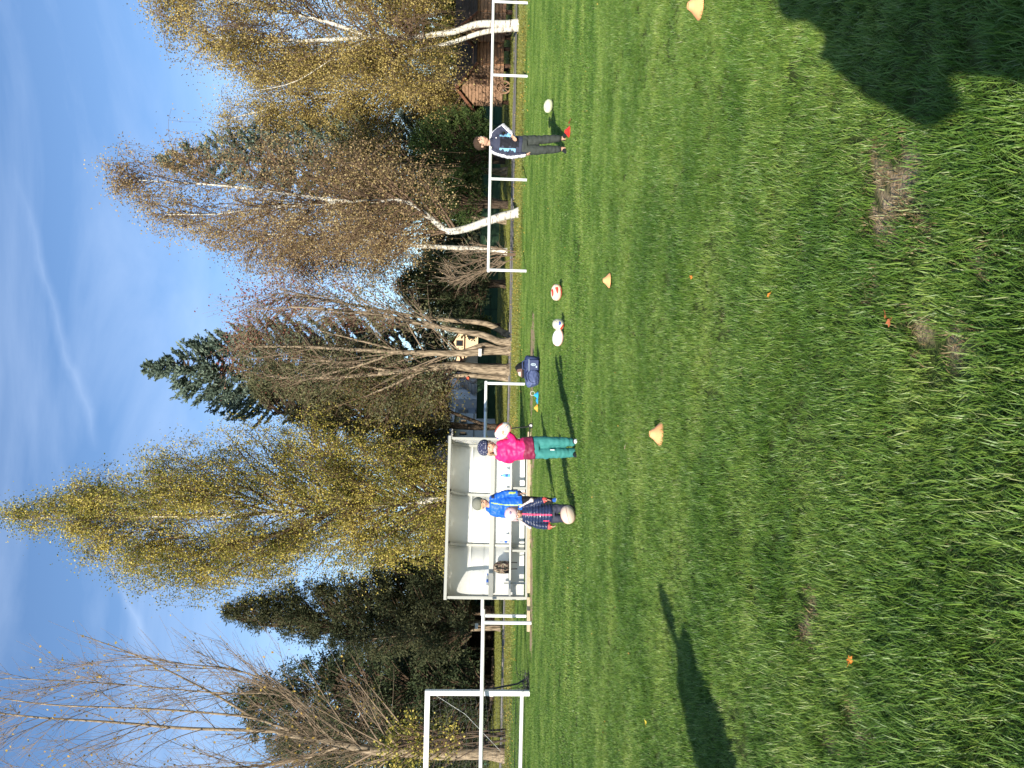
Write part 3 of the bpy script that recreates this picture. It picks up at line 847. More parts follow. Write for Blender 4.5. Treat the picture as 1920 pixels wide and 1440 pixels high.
# -- conifers
conifer('spruce_tree', 'blue green spruce with pointed top rising behind the red leaved tree', 'tree', 44, [(950,690),(276,691)],
        [(280,694,688),(320,718,672),(370,752,645),(420,770,622),(480,785,606),(560,795,596),(650,800,590),(740,800,590),(830,790,600)],
        L_blue, M_barkd, step=0.40, per=14, cards=13, csize=(0.14, 0.30), width=.36, gap=.15, seed=21, r0=.24, tiplift=.5, droop=.05)
conifer('spruce_tree', 'dark spruce tip showing through the russet crown of the crooked birch', 'tree', 46, [(950,300),(302,300)],
        [(305,303,297),(360,330,270),(450,350,250),(560,370,235),(680,385,225),(800,385,220)],
        L_blue, M_barkd, step=0.42, per=10, cards=7, csize=(0.18, 0.36), tiplift=.5, seed=22, r0=.22)
bush('yew_tree', 'dark spreading evergreen between the crooked birch and the leaning trunks', 'tree', 41,
     [(745,560,520),(775,590,480),(830,590,470),(870,610,470),(912,600,480)], L_dark, n=30000, clumps=300, csize=.40, seed=23, lsize=(.09, .19), aspect=.28)
bush('cedar_tree', 'broad olive green conifer on dark trunk beside the white building', 'tree', 39,
     [(470,740,690),(560,800,650),(650,825,630),(740,860,640),(800,860,680),(842,850,715)], L_cedar, n=60000, clumps=620, csize=.44, aspect=.28, seed=24,
     trunks=[([(945,800),(900,801),(860,800),(800,797),(700,790)], 0.17, 0.08)], base=(945, 800), stems=3, lsize=(.09, .2), surf=.3)
L_pine = leafmat('dark_olive_pine_needles', [(0.014,0.022,0.010), (0.045,0.055,0.025), (0.115,0.115,0.055)], 0.12, 0.7, spec=0.15)
bush('pine_tree', 'dark green pine with lit lower trunk between the shelter and the goal', 'tree', 38,
     [(418,1150,1143),(470,1170,1120),(520,1190,1100),(600,1210,1085),(700,1230,1070),(780,1240,1060),(850,1240,1050),(885,1180,1060)], L_pine, n=85000, clumps=760, csize=.46, aspect=.28,
     seed=25, trunks=[([(940,1178),(915,1172),(880,1166),(830,1162),(740,1158),(560,1150)], 0.19, 0.07)], base=(942, 1180), bark=M_bark, stems=2, lsize=(.09, .2), surf=.35)
bush('pine_tree', 'darker evergreen half hidden behind the goal and the bare birch', 'tree', 44,
     [(440,1330,1290),(520,1430,1240),(640,1480,1190),(740,1480,1190),(820,1480,1200),(905,1480,1215)], L_dark, n=75000, clumps=760, csize=.55, aspect=.36, seed=26,
     base=(940, 1290), stems=5, lsize=(.1, .22), surf=.2, r0=.14)
bush('yew_tree', 'deep green evergreen low behind the boy in navy', 'tree', 39,
     [(775,300,250),(800,335,215),(850,350,205),(890,345,205),(915,320,215)], L_yew, n=28000, clumps=280, csize=.4, seed=27, lsize=(.08, .18), aspect=.28)
bush('yew_tree', 'green evergreen behind the bent white birch trunk', 'tree', 40,
     [(690,385,365),(730,410,345),(790,425,335),(850,430,335),(905,410,345)], L_yew, n=20000, clumps=220, csize=.4, seed=28, lsize=(.08, .18), aspect=.28)
bush('yew_tree', 'dark evergreen overhanging the right end of the pine beside the shelter roof', 'tree', 42,
     [(690,1090,1040),(760,1110,1000),(840,1100,900),(900,1100,860)], L_yew, n=26000, clumps=300, csize=.45, seed=29, lsize=(.09, .2), aspect=.28)
bush('leafy_shrub', 'yellow leaved shrub seen through the goal net', 'shrub', 30,
     [(690,1440,1420),(740,1450,1350),(800,1450,1340),(850,1440,1345),(868,1400,1360)], L_yel, n=1700, clumps=60, csize=.45, seed=30, lsize=(.07, .12), aspect=.8, surf=.1, base=(938,1385), r0=.03, stems=7)
bush('leafy_shrub', 'bright green shrub behind the leaning forked trunk', 'shrub', 48,
     [(868,620,600),(885,630,590),(905,625,595),(918,615,600)], leafmat('bright_shrub_leaves', [(0.12,0.14,0.03), (0.25,0.27,0.07), (0.38,0.36,0.12)]), n=3000, clumps=50, csize=.35, seed=31, lsize=(.08, .14), aspect=.7)

# -- red leaved tree with four grey brown trunks
tree('maple_tree', 'half bare tree with dark red leaves at its top and forked leaning trunks', 'tree', 34.5,
     [([(956,641),(935,640),(905,628),(870,622),(820,612),(760,600),(700,590),(620,580),(540,575)], 0.17, 0.03),
      ([(956,657),(915,658),(870,662),(810,662),(740,660),(660,655),(560,650),(480,650)], 0.19, 0.03),
      ([(935,655),(910,646),(880,655),(850,664)], 0.10, 0.07),
      ([(740,660),(690,680),(620,700),(560,715)], 0.07, 0.02), ([(760,660),(680,640),(600,620)], 0.06, 0.02)],
     [(445,690,560),(480,700,545),(540,730,530),(600,735,520),(680,740,520),(760,735,540),(820,700,580)],
     L_cedar, M_bark, primr=.18, nprim=55, nsec=8, leaves=18, lsize=(0.06, 0.11), droop=-0.1, seed=33, twigm=M_twig2, rise=1.2, twigr=0.009, skip=.35, hang=.1)
tree('maple_tree', 'thin red leafed branches against the sky right of the spruce top', 'tree', 36.5,
     [([(950,628),(925,612),(895,604),(840,600),(760,590),(680,575),(600,560),(520,550)], 0.15, 0.02)],
     [(440,680,530),(480,700,525),(540,700,520),(600,640,525),(680,620,530),(760,610,545)],
     L_red, M_bark, primr=.2, nprim=80, nsec=8, leaves=16, lsize=(0.06, 0.11), droop=-0.1, seed=34, twigm=M_twig2, rise=1.2, twigr=0.009, skip=.45)
tree('maple_tree', 'thick straight brown trunk just left of the forked trunks, crown of dense dry twigs', 'tree', 35,
     [([(957,694),(900,691),(850,686),(800,690),(740,697),(660,705),(560,710),(500,705)], 0.24, 0.03),
      ([(800,690),(740,720),(680,745)], 0.09, 0.02), ([(740,697),(640,680),(520,670)], 0.07, 0.02)],
     [(450,700,640),(520,735,640),(600,760,650),(700,770,660),(780,770,660),(835,740,680)],
     L_cedar, M_bark, primr=.18, nprim=50, nsec=8, leaves=30, lsize=(0.06, 0.11), droop=0.1, seed=35, twigm=M_twig, rise=1.0, twigr=0.010, skip=.2)
tree('maple_tree', 'slim pale trunk next to the right end post of the middle rail', 'tree', 35.5,
     [([(957,710),(900,705),(860,704),(800,712),(740,720)], 0.13, 0.03)],
     [(600,770,700),(680,790,700),(760,790,700),(835,770,705)],
     L_olive, M_bark, nprim=45, nsec=7, leaves=14, lsize=(0.06, 0.11), droop=0.2, seed=36, rise=.9, twigr=0.009)
# brown trunks deeper in the park
for i, (pts_, lab) in enumerate((([(948,322),(900,320),(850,316),(790,310),(700,305)], 'straight brown trunk behind the second post of the right rail'),
                     ([(950,382),(920,374),(890,370),(840,362),(760,350)], 'leaning brown trunk to the right of the bent white birch'),
                     ([(950,416),(900,409),(850,404),(800,402),(720,398)], 'thin brown trunk directly behind the bent white birch'))):
    tree('park_tree', lab, 'tree', 42, [(pts_, 0.2 if i == 0 else 0.13, 0.06)],
         [(560, pts_[-1][1]+60, pts_[-1][1]-60), (660, pts_[-1][1]+75, pts_[-1][1]-75), (760, pts_[-1][1]+50, pts_[-1][1]-50)],
         L_olive, M_bark, nprim=40, nsec=7, leaves=20, lsize=(0.08, 0.14), seed=40 + i, rise=.8)

# -- shaded evergreen belt and farther wood that closes the view at ground level
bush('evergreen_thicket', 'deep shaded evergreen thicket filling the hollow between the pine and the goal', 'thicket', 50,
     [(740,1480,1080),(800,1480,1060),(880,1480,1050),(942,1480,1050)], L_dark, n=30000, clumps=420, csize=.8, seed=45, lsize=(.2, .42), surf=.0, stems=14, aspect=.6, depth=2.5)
def wood(d, rows, leaf, n, seed, size, deep=3.0):
    rng.seed(seed); cr = Crown(rows, d, None)
    pos = []
    for i in range(n // 60):
        z = cr.pick(); a, b = cr.span(z)
        c = np.array((rng.uniform(a, b), d + rng.uniform(-deep, deep), z)); r = rng.uniform(.5, 1.2)
        pos.append(c + nr.normal(0, 1, (60, 3)) * r * np.array((.6, .6, .45)))
    pos = np.concatenate(pos); pos = pos[pos[:, 2] > 0.05]
    return leafcards('far_wood', pos, nr.uniform(size * .7, size * 1.3, len(pos)), leaf, None, .7)
w_ = wood(84, [(858,1700,-300),(868,1700,-300),(885,1700,-300),(915,1700,-300)], L_dark, 46000, 50, .5)
tag(w_, kind='stuff')
w_ = wood(66, [(800,560,120),(850,600,-200),(885,620,-300),(912,620,-300)], L_cedar, 22000, 51, .36)
tag(w_, kind='stuff')
for i, (xx, yl, yr, top, lf, lab) in enumerate((
        (900, 120, -40, 700, L_yel, 'yellow green tree behind the roof of the larger hut'),
        (900, 60, -120, 780, L_dark, 'dark tree behind the hut at the right edge'),
        (900, 260, 180, 790, L_yel, 'small yellow tree in the gap left of the larger hut'),
        (900, 1120, 1020, 760, L_dark, 'dark tree behind the left end of the shelter'),
        (900, 860, 700, 560, L_dark, 'tall dark conifer filling the gap between the spruce and the tallest birch'),
        (900, 1450, 1330, 520, L_dark, 'tall dark evergreen behind the bare birch at the left edge'),
        (900, 1330, 1210, 600, L_pine, 'tall evergreen in the gap between pine and bare birch'),
        (900, 640, 540, 800, L_cedar, 'olive evergreen low behind the forked leaning trunks'),
        (900, 735, 620, 775, L_cedar, 'olive green tree behind the cream houses'),
        (900, 880, 800, 700, L_cedar, 'olive tree behind the right end of the shelter'))):
    bush('background_tree', lab, 'tree', 86 if i == 4 else (94 + i) if i in (7, 8) else 56 + i * 1.5, [(top, (yl+yr)/2+12, (yl+yr)/2-12), (top + 60, yl, yr), (850, yl, yr), (905, yl-10, yr+10)], lf, n=9000 if top > 650 else 24000, clumps=130 if top > 650 else 330, csize=.75,
         seed=60 + i, lsize=(.14, .3), aspect=.6, r0=.16, stems=4)

# ================================================================== RAILS
RAIL_H = 1.13
def rail(label, a, b, posts, over=0.25, rad=0.045, joints=()):
    """a,b ground points of the line; posts: fractions"""
    root = empty('hand_rail', a); tag(root, label, 'railing', 'white tube railings round the pitch')
    d = (b - a); off = -a; u = d.normalized()
    m = MB(); m.tube([a + off - u * over + Vector((0,0,RAIL_H)), b + off + u * 0 + Vector((0,0,RAIL_H))], rad, 12)
    m.build('top_rail', M_white, root, smooth=True)
    for k in posts:
        p = a.lerp(b, k) + off
        m = MB(); m.tube([p + Vector((0,0,-0.05)), p + Vector((0,0,RAIL_H - rad * .7))], rad * 0.95, 12)
        m.build('post', M_white, root, smooth=True)
    for k in joints:
        p = a.lerp(b, k) + off + Vector((0,0,RAIL_H))
        m = MB(); m.tube([p - u * .06, p + u * .06], rad * 1.12, 12); m.build('joint_sleeve', M_steel, root, smooth=True)
    return root
A0, A1 = G(988, 508), G(990, 143)
rail('white rail on the right, passing behind the boy in navy', A0, A0 + (A1 - A0) * 3.1, [0.0, (G(990,330)-A0).length/((A1-A0).length*3.1), 1/3.1, (G(991,3)-A0).length/((A1-A0).length*3.1), 0.75, .98], over=0.06)
B1, B0 = G(985, 720), G(988, 1155)
rail('white rail between the sports bags and the shelter, running on behind it', B1, B0, [0.0, 0.5, 1.0], over=0.05, joints=(0.13,))
C1, C0 = G(996, 1168), G(996.5, 1440)
Cd = (C0 - C1).normalized()
rail('white rail on the left, crossing in front of the football goal', C1, C1 + Cd * 12.0, [0.0, 0.42, 0.7, 1.0], over=0.30)

# ================================================================== GOAL
gp = G(996, 1307); gp.y += 0.25
root = empty('football_goal', gp); tag(root, 'white football goal with sagging net standing behind the left rail', 'goal')
GH = 2.38; gx = -7.32; dp = 1.9
m = MB(); m.box((0, 0, GH/2 - .05), (0.12, 0.12, GH + .1)); m.build('goal_post', M_white, root, bevel=.02)
m = MB(); m.box((gx, 0, GH/2 - .05), (0.12, 0.12, GH + .1)); m.build('goal_post', M_white, root, bevel=.02)
m = MB(); m.box((gx/2, 0, GH), (abs(gx) + .122, 0.122, 0.122)); m.build('crossbar', M_white, root, bevel=.02)
m = MB(); m.tube([(-.72, dp, .07), (gx, dp, .07)], .05, 10); m.build('ground_bar', M_white, root, smooth=True)
m = MB(); m.tube([(-0.02, .06, .07), (-0.72, dp, .07)], .03, 8); m.build('side_bar', M_white, root, smooth=True)
m = MB(); m.tube([(gx+.02, .06, .07), (gx+.02, dp, .07)], .03, 8); m.build('side_bar', M_white, root, smooth=True)
m = MB(); m.box((0, 0, 1.13 - .22), (.13, .13, .09)); m.build('post_joint', M_steel, root)
M_net = mat('net_cord', (0.10, 0.10, 0.10), 0.9)
m = MB()
def netp(u, v):     # u along 0..1, v from crossbar to ground bar
    sag = 0.35 * math.sin(v * math.pi)
    return Vector(((gx + .72 * v ** 1.6) * u - .72 * v ** 1.6 + 0.015*math.sin(v*50+u*70), dp * v ** 1.6 + 0.08 + sag * .25 * math.sin(v*math.pi), GH * (1 - v) + .08 * v - sag * .9 * (0.6 + .4 * math.sin(u * 9))))
NU, NV = 52, 20
for i in range(NU + 1):
    pts = [netp(i / NU + (0.0095 if j % 2 else 0), j / NV) for j in range(NV + 1)]
    m.tube(pts, 0.003, 3, caps=False)
for j in range(1, NV + 1):
    pts = [netp(i / NU, j / NV - (0.012 if i % 2 else 0)) for i in range(NU + 1)]
    m.tube(pts, 0.003, 3, caps=False)
for i in range(1, 14):
    k = i / 14
    pts = [Vector((-.72*k*q + 0.03*math.sin(q*5+i), dp*k*min(1, q*1.2)**.7, GH*(1-q) * (1 - .93 * k**.8) + .06)) for q in [s/10 for s in range(11)]]
    m.tube(pts, 0.004, 3, caps=False)
for _ in range(26):    # the slack end of the net bunched at the foot of the post
    p = Vector((rng.uniform(0.05, .3), rng.uniform(.1, .5), 0.03)); pts = [p]
    for _k in range(7):
        p = p + Vector((rng.gauss(0,.07), rng.gauss(0,.07), rng.gauss(0,.05))); p.z = min(.35, max(.02, p.z)); pts.append(p.copy())
    m.tube(pts, 0.006, 3, caps=False, mi=1)
m.tube([(0.02, 0.06, 1.9), (0.03, .12, 1.0), (0.12, .25, .3), (0.22, .3, .1)], .022, 5, mi=1)
o = m.build('net', [M_net, mat('bunched_net', (0.06, 0.06, 0.06), .9)], root); o['kind'] = 'stuff'
m = MB(); m.tube([(0.0, 0.05, GH - .05), (-.7, .5, 1.5), (-2.1, dp - .2, .6)], .005, 4); m.build('net_rope', M_white, root)

# ================================================================== TEAM SHELTER
a3, b3 = Vector((SH_A.x, SH_A.y, 0)), Vector((SH_B.x, SH_B.y, 0))
ax = (b3 - a3); SL = ax.length; ang = math.atan2(ax.y, ax.x)
M_panel = mat('white_fibreglass', (0.84, 0.84, 0.81), 0.45, 0.35, bump=.08, bscale=4, var=0.05, vscale=2)
M_frame = mat('grey_aluminium_frame', (0.42, 0.42, 0.38), 0.5, 0.4, bump=.05)
M_bench = mat('pale_grey_bench', (0.60, 0.59, 0.54), 0.6, 0.3, bump=.1, var=.08)
M_sill = mat('weathered_timber_sill', (0.50, 0.40, 0.27), 0.85, 0.15, bump=.4, bscale=14, var=.2, vscale=6, stretch=(1, 6, 6))
M_acryl = mat('clear_acrylic_pane', (0.75, 0.76, 0.74), .25, .5)
t = M_acryl.node_tree; trn = N(t, 'ShaderNodeBsdfTransparent'); mxs = N(t, 'ShaderNodeMixShader'); mxs.inputs[0].default_value = .72
t.links.new(t.nodes['Principled BSDF'].outputs[0], mxs.inputs[1]); t.links.new(trn.outputs[0], mxs.inputs[2]); t.links.new(mxs.outputs[0], t.nodes['Material Output'].inputs['Surface'])
root = empty('team_shelter', a3, ang)
tag(root, 'white curved team shelter with long bench, open towards the pitch', 'shelter')
SHH, SD = 2.06, 1.25
# inside profile from the front roof edge over the back to the floor: (depth, height)
SD = 1.0
prof = [(0.0, SHH - .03), (0.35, SHH - .035), (0.65, SHH - .09), (0.88, SHH - .2), (1.05, SHH - .38), (1.14, SHH - .6), (1.18, SHH - .9), (1.2, 1.0), (1.2, 0.08)]
prof = [(a_ * .8, b_) for a_, b_ in prof]
def smoothprof(pr, n=4):
    out_ = []
    for i in range(len(pr) - 1):
        p0, p1, p2, p3 = [Vector(pr[k]) for k in (max(i-1,0), i, i+1, min(i+2, len(pr)-1))]
        for k in range(n):
            u = k / n
            out_.append(0.5*((2*p1)+(p2-p0)*u+(2*p0-5*p1+4*p2-p3)*u*u+(-p0+3*p1-3*p2+p3)*u**3))
    out_.append(Vector(pr[-1])); return out_
SP = smoothprof(prof)
bays = [0.0, SL/3, 2*SL/3, SL]
nroof = 20
for i in range(3):
    for nm, lo, hi in (('roof_panel', 0, nroof), ('back_panel', nroof, len(SP) - 1)):
        m = MB(); x0, x1 = bays[i] + .012, bays[i+1] - .012; vs = []; th = .012
        pr = SP[lo:hi+1]
        for p in pr:
            vs += [(x0, p.x, p.y), (x1, p.x, p.y), (x1, p.x + .5*th, p.y + th), (x0, p.x + .5*th, p.y + th)]
        fs = []
        for k in range(len(pr) - 1):
            q = 4*k
            fs += [(q, q+4, q+5, q+1), (q+3, q+2, q+6, q+7), (q, q+3, q+7, q+4), (q+1, q+5, q+6, q+2)]
        m.add(vs, fs); m.build(nm, M_panel, root, smooth=True)
for x0 in bays:
    m = MB()
    w = .05 if x0 in (0.0, SL) else .055
    vs = []; dpth = .05
    for k, p in enumerate(SP):
        t_ = (SP[min(k+1, len(SP)-1)] - SP[max(k-1, 0)]).normalized(); nrm = Vector((-t_.y, t_.x)) * -1
        if nrm.x > 0 and k > 15: nrm = -nrm
        if k <= 15 and nrm.y > 0: nrm = -nrm
        qq = p + nrm * dpth
        vs += [(x0 - w/2, p.x, p.y), (x0 + w/2, p.x, p.y), (x0 + w/2, qq.x, qq.y), (x0 - w/2, qq.x, qq.y)]
    fs = []
    for k in range(len(SP)-1):
        q = 4*k; fs += [(q, q+4, q+5, q+1), (q+3, q+2, q+6, q+7), (q, q+3, q+7, q+4), (q+1, q+5, q+6, q+2)]
    m.add(vs, fs); m.build('rib', M_frame if x0 in (0.0, SL) else mat('pale_rib', (0.52, 0.52, 0.48), .5), root, smooth=False)
for x0, s in ((0.0, -1), (SL, 1)):
    m = MB(); pr = [Vector((0.0, SHH - .03))] + SP[1:] + [Vector((0.0, 0.08))]
    n = len(pr); vs = [(x0 + s*.03, p.x, p.y) for p in pr] + [(x0 + s*.045, p.x, p.y) for p in pr]
    fs = [tuple(range(n)), tuple(range(2*n-1, n-1, -1))] + [(k, n+k, n+(k+1)%n, (k+1)%n) for k in range(n)]
    m.add(vs, fs); m.build('side_panel', M_acryl, root)
    rb = MB(); pts_ = [Vector((x0 + s*.03, p.x, p.y)) for p in SP[1:]]; rb.tube(pts_, .03, 6); rb.tube([(x0 + s*.03, 0, .1), (x0 + s*.03, .96, .1)], .03, 6); rb.build('side_frame', M_frame, root)
    m = MB(); m.box((x0 + s*.02, 0.0, SHH/2), (.06, .06, SHH - .03)); m.build('front_post', M_frame, root, bevel=.006)
    for k in range(14):
        m = MB(); m.ball((x0 + s*.052, .03, .2 + k*.135), .011, 6)
        if k == 0: rv = m.build('rivet', M_steel, root, smooth=True)
        else:
            c = rv.copy(); col.objects.link(c); c.parent = root; c.location.z = k * .135
m = MB(); m.box((SL/2, -.02, SHH - .005), (SL + .16, .09, .075)); m.build('roof_edge', M_frame, root, bevel=.01)
m = MB(); m.box((SL/2, .86, .93), (SL - .06, .045, .12)); m.build('backrest', mat('grey_backrest', (0.46, 0.46, 0.42), .55), root, bevel=.008)
m = MB(); m.box((SL/2, .66, .46), (SL - .06, .36, .04)); m.build('bench_seat', M_bench, root, bevel=.008)
for k in range(5):
    x0 = .35 + k * (SL - .7) / 4
    m = MB(); m.box((x0, .58, .22), (.05, .05, .44)); m.box((x0, .85, .35), (.04, .04, .5)); m.box((x0, .71, .40), (.04, .26, .04))
    m.build('bench_leg', M_frame, root)
m = MB(); m.box((SL/2, .0, .085), (SL, .05, .05)); m.build('base_rail', M_frame, root)
m = MB(); m.box((SL/2 + .15, -.10, .02), (SL + .1, .12, .11)); m.build('sill_board', M_sill, root, bevel=.008)
m = MB(); m.box((-.40, -.10, .0), (.8, .14, .14)); m.build('sill_board', M_sill, root, bevel=.008)
m = MB(); m.box((SL/2, .50, .005), (SL, .92, .02)); m.build('floor_slab', mat('shelter_floor', (0.22,.2,.17), .9, bump=.3), root)
M_sh = root.matrix_basis.copy()
def SHP(x, y, z): return Matrix.Translation(a3) @ Matrix.Rotation(ang, 4, 'Z') @ Vector((x, y, z))

# things in the shelter
def lathe(mb, c, prof_, n=14, mi=0, M=None):
    vs = []
    for z, r in prof_:
        for k in range(n):
            a = 2*math.pi*k/n; v = Vector((r*math.cos(a), r*math.sin(a), z))
            if M is not None: v = M @ v
            vs.append(v + Vector(c))
    fs = []
    for i in range(len(prof_)-1):
        for k in range(n): fs.append((i*n+k, i*n+(k+1)%n, (i+1)*n+(k+1)%n, (i+1)*n+k))
    fs.append(tuple(range(n-1,-1,-1))); fs.append(tuple((len(prof_)-1)*n+k for k in range(n)))
    mb.add(vs, fs, mi)
def bottle(label, loc, body, cap, h=.25, r=.035, lay=None):
    root = empty('bottle', loc, 0); tag(root, label, 'bottle')
    if lay is not None: root.rotation_euler = lay
    m = MB(); lathe(m, (0,0,0), [(0, r*.8), (.01, r), (h*.62, r), (h*.72, r*.85), (h*.8, r*.5), (h*.86, r*.4)]); m.build('bottle_body', body, root, smooth=True)
    m = MB(); lathe(m, (0,0,0), [(h*.86, r*.45), (h*.97, r*.45), (h, r*.3)]); m.build('cap', cap, root, smooth=True)
    m = MB(); lathe(m, (0,0,0), [(h*.25, r*1.015), (h*.5, r*1.015)]); m.build('bottle_label', cap, root, smooth=True)
M_cyan = mat('light_blue_plastic', (0.12, 0.50, 0.75), .3, .5); M_bluep = mat('blue_plastic', (0.03, 0.12, 0.5), .4)
M_clear = mat('clear_bottle_plastic', (0.62, 0.66, 0.68), .15, .6, trans=1); M_clear.node_tree.nodes['Principled BSDF'].inputs['Transmission Weight'].default_value = .5
def shx(y): return (1120 - y) / 294 * SL      # rough position along the shelter
bottle('light blue bottle standing on the bench near the right end', SHP(shx(886) - .02, .64, .48), M_cyan, M_bluep, .25, .04)
bottle('clear bottle with blue cap standing on the bench in the middle bay', SHP(shx(1012) -.05, .66, .48), M_clear, M_bluep, .24, .032)
bottle('clear bottle with blue cap lying on the backrest beside the camouflage backpack', SHP(shx(1098), .86, 1.02), M_clear, M_bluep, .30, .03, (0, R(90), ang))

camo = mat('camouflage_fabric', (0.2, 0.17, 0.13), .85, .15)
t = camo.node_tree; nn = N(t, 'ShaderNodeTexNoise'); nn.inputs['Scale'].default_value = 9; nn.inputs['Detail'].default_value = 2; nn.inputs['Distortion'].default_value = 1.0
tcn = N(t, 'ShaderNodeTexCoord'); t.links.new(tcn.outputs['Object'], nn.inputs['Vector']); rp = N(t, 'ShaderNodeValToRGB'); rp.color_ramp.interpolation = 'CONSTANT'
e = rp.color_ramp.elements; e[0].color = (.025,.022,.02,1); e[1].position = .45; e[1].color = (.22,.18,.12,1)
for p_, c_ in ((.52, (.10,.055,.055,1)), (.60, (.34,.30,.22,1))): q = e.new(p_); q.color = c_
t.links.new(nn.outputs['Fac'], rp.inputs['Fac']); t.links.new(rp.outputs[0], t.nodes['Principled BSDF'].inputs['Base Color'])

def remesh(mb, voxel, smooth=4, folds=0.0, fscale=9.0, mats=None, name='blob', seed=0.0):
    me = mb.mesh('tmp', mats or [M_white])
    o = bpy.data.objects.new('tmp', me); col.objects.link(o)
    rm = o.modifiers.new('r', 'REMESH'); rm.mode = 'VOXEL'; rm.voxel_size = voxel; rm.use_smooth_shade = True
    if smooth:
        sm = o.modifiers.new('s', 'SMOOTH'); sm.factor = .5; sm.iterations = smooth
    dg = bpy.context.evaluated_depsgraph_get(); dg.update()
    nm = bpy.data.meshes.new_from_object(o.evaluated_get(dg)); nm.name = name
    bpy.data.objects.remove(o); bpy.data.meshes.remove(me)
    nv = len(nm.vertices); co = np.empty(nv*3, np.float32); nm.vertices.foreach_get('co', co); co = co.reshape(-1,3)
    if folds:
        no = np.empty(nv*3, np.float32); nm.vertex_normals.foreach_get('vector', no); no = no.reshape(-1,3)
        d = np.array([abs(mnoise.noise(Vector((float(p[0])*fscale, float(p[1])*fscale, float(p[2])*fscale*1.8 + seed)))) + .5*mnoise.noise(Vector((float(p[0])*fscale*2.3, float(p[1])*fscale*2.3, float(p[2])*fscale*3 + seed))) for p in co])
        co = co + no * (d[:, None] - .15) * folds
        nm.vertices.foreach_set('co', co.astype(np.float32).ravel())
    nm.materials.clear()
    for m_ in (mats or [M_white]): nm.materials.append(m_)
    nm.polygons.foreach_set('use_smooth', [True]*len(nm.polygons)); nm.update()
    return nm
def paint(nm, fn):
    n = len(nm.polygons); c = np.empty(n*3, np.float32); nm.polygons.foreach_get('center', c); c = c.reshape(-1,3)
    nm.polygons.foreach_set('material_index', np.asarray(fn(c), np.int32)); nm.update()

bpk = empty('backpack', SHP(shx(1064), .68, .48), ang + .15); tag(bpk, 'camouflage backpack sitting on the bench at the left end of the shelter', 'backpack')
m = MB(); m.loft([((0,0,0),.15,.09), ((0,0,.1),.165,.11), ((0,0,.24),.16,.10), ((-.01,.02,.34),.12,.08), ((-.01,.02,.40),.06,.05)], 16)
link('bag_body', remesh(m, .012, 4, .012, 10, [camo], 'bag_body'), bpk)
m = MB(); m.loft([((0,-.10,.03),.11,.03), ((0,-.12,.1),.12,.035), ((0,-.11,.19),.10,.03)], 12); link('front_pocket', remesh(m, .012, 3, .006, 12, [camo]), bpk)
M_blackf = mat('black_fabric', (0.015, 0.015, 0.016), .8, .2, bump=.2)
for sx in (-.06, .07):
    m = MB(); m.tube([(sx, -.11, .33), (sx*1.1, -.145, .2), (sx, -.15, .05), (sx*1.3, -.17, -.05), (sx*1.2, -.19, -.20)], [.012]*5, 6); m.build('strap', M_blackf, bpk, smooth=True)

# ================================================================== RUGBY BALLS
def ballmat(name, base, c1, c2, seed):
    m = bpy.data.materials.new(name); m.use_nodes = True; t = m.node_tree; b = t.nodes['Principled BSDF']
    b.inputs['Roughness'].default_value = .5
    tcn = N(t, 'ShaderNodeTexCoord'); mpn = N(t, 'ShaderNodeMapping'); mpn.inputs['Location'].default_value = (seed, seed * .7, 0); mpn.inputs['Scale'].default_value = (3, 9, 9)
    t.links.new(tcn.outputs['Object'], mpn.inputs['Vector'])
    nn = N(t, 'ShaderNodeTexNoise'); nn.inputs['Scale'].default_value = 1; nn.inputs['Detail'].default_value = 1; t.links.new(mpn.outputs[0], nn.inputs['Vector'])
    rp = N(t, 'ShaderNodeValToRGB'); rp.color_ramp.interpolation = 'CONSTANT'; e = rp.color_ramp.elements
    e[0].color = (*c2, 1); e[1].position = .34; e[1].color = (*base, 1); q = e.new(.62); q.color = (*c1, 1)
    t.links.new(nn.outputs['Fac'], rp.inputs['Fac']); t.links.new(rp.outputs[0], b.inputs['Base Color'])
    n3 = N(t, 'ShaderNodeTexVoronoi'); n3.inputs['Scale'].default_value = 260; t.links.new(tcn.outputs['Object'], n3.inputs['Vector'])
    bp = N(t, 'ShaderNodeBump'); bp.inputs['Strength'].default_value = .3; bp.inputs['Distance'].default_value = .002
    t.links.new(n3.outputs['Distance'], bp.inputs['Height']); t.links.new(bp.outputs[0], b.inputs['Normal'])
    return m
RED, BLU, CRM = (0.62, 0.05, 0.03), (0.05, 0.09, 0.42), (0.72, 0.66, 0.50)
def rugby(label, loc, rot, base, c1, c2, seed, L_=.28, D=.185, seam=RED):
    root = empty('rugby_ball', loc); root.rotation_euler = rot; tag(root, label, 'rugby ball', 'rugby balls used in the training')
    m = MB(); n = 28; vs = []; pr = []
    for i in range(21):
        a = math.pi * i / 20; pr.append((-L_/2*math.cos(a), D/2*(math.sin(a) ** .88)))
    prev = []
    rings = [(x_, max(r_, .002)) for x_, r_ in pr]
    for x_, r_ in rings:
        for k in range(n):
            q = 2*math.pi*k/n; g = 1 - .035 * (abs(((k / n * 4) % 1) - 0.0) < .01)
            vs.append((x_, r_*g*math.cos(q), r_*g*math.sin(q)))
    fs = [(i*n+k, i*n+(k+1)%n, (i+1)*n+(k+1)%n, (i+1)*n+k) for i in range(20) for k in range(n)]
    fs += [tuple(range(n-1,-1,-1)), tuple(20*n+k for k in range(n))]
    m.add([(v[0], v[1], v[2]) for v in vs], fs)
    m.build('ball_skin', ballmat('ball_skin', base, c1, c2, seed), root, smooth=True)
    for q in range(4):
        an = math.pi/4 + q*math.pi/2
        m = MB(); m.tube([(x_*1.005, (r_+.001)*math.cos(an), (r_+.001)*math.sin(an)) for x_, r_ in rings[2:-2]], .0028, 5)
        m.build('seam', mat('ball_seam', seam, .6), root, smooth=True)
    return root
def onground(x, y, h): p = G(x, y); p.z = h; return p
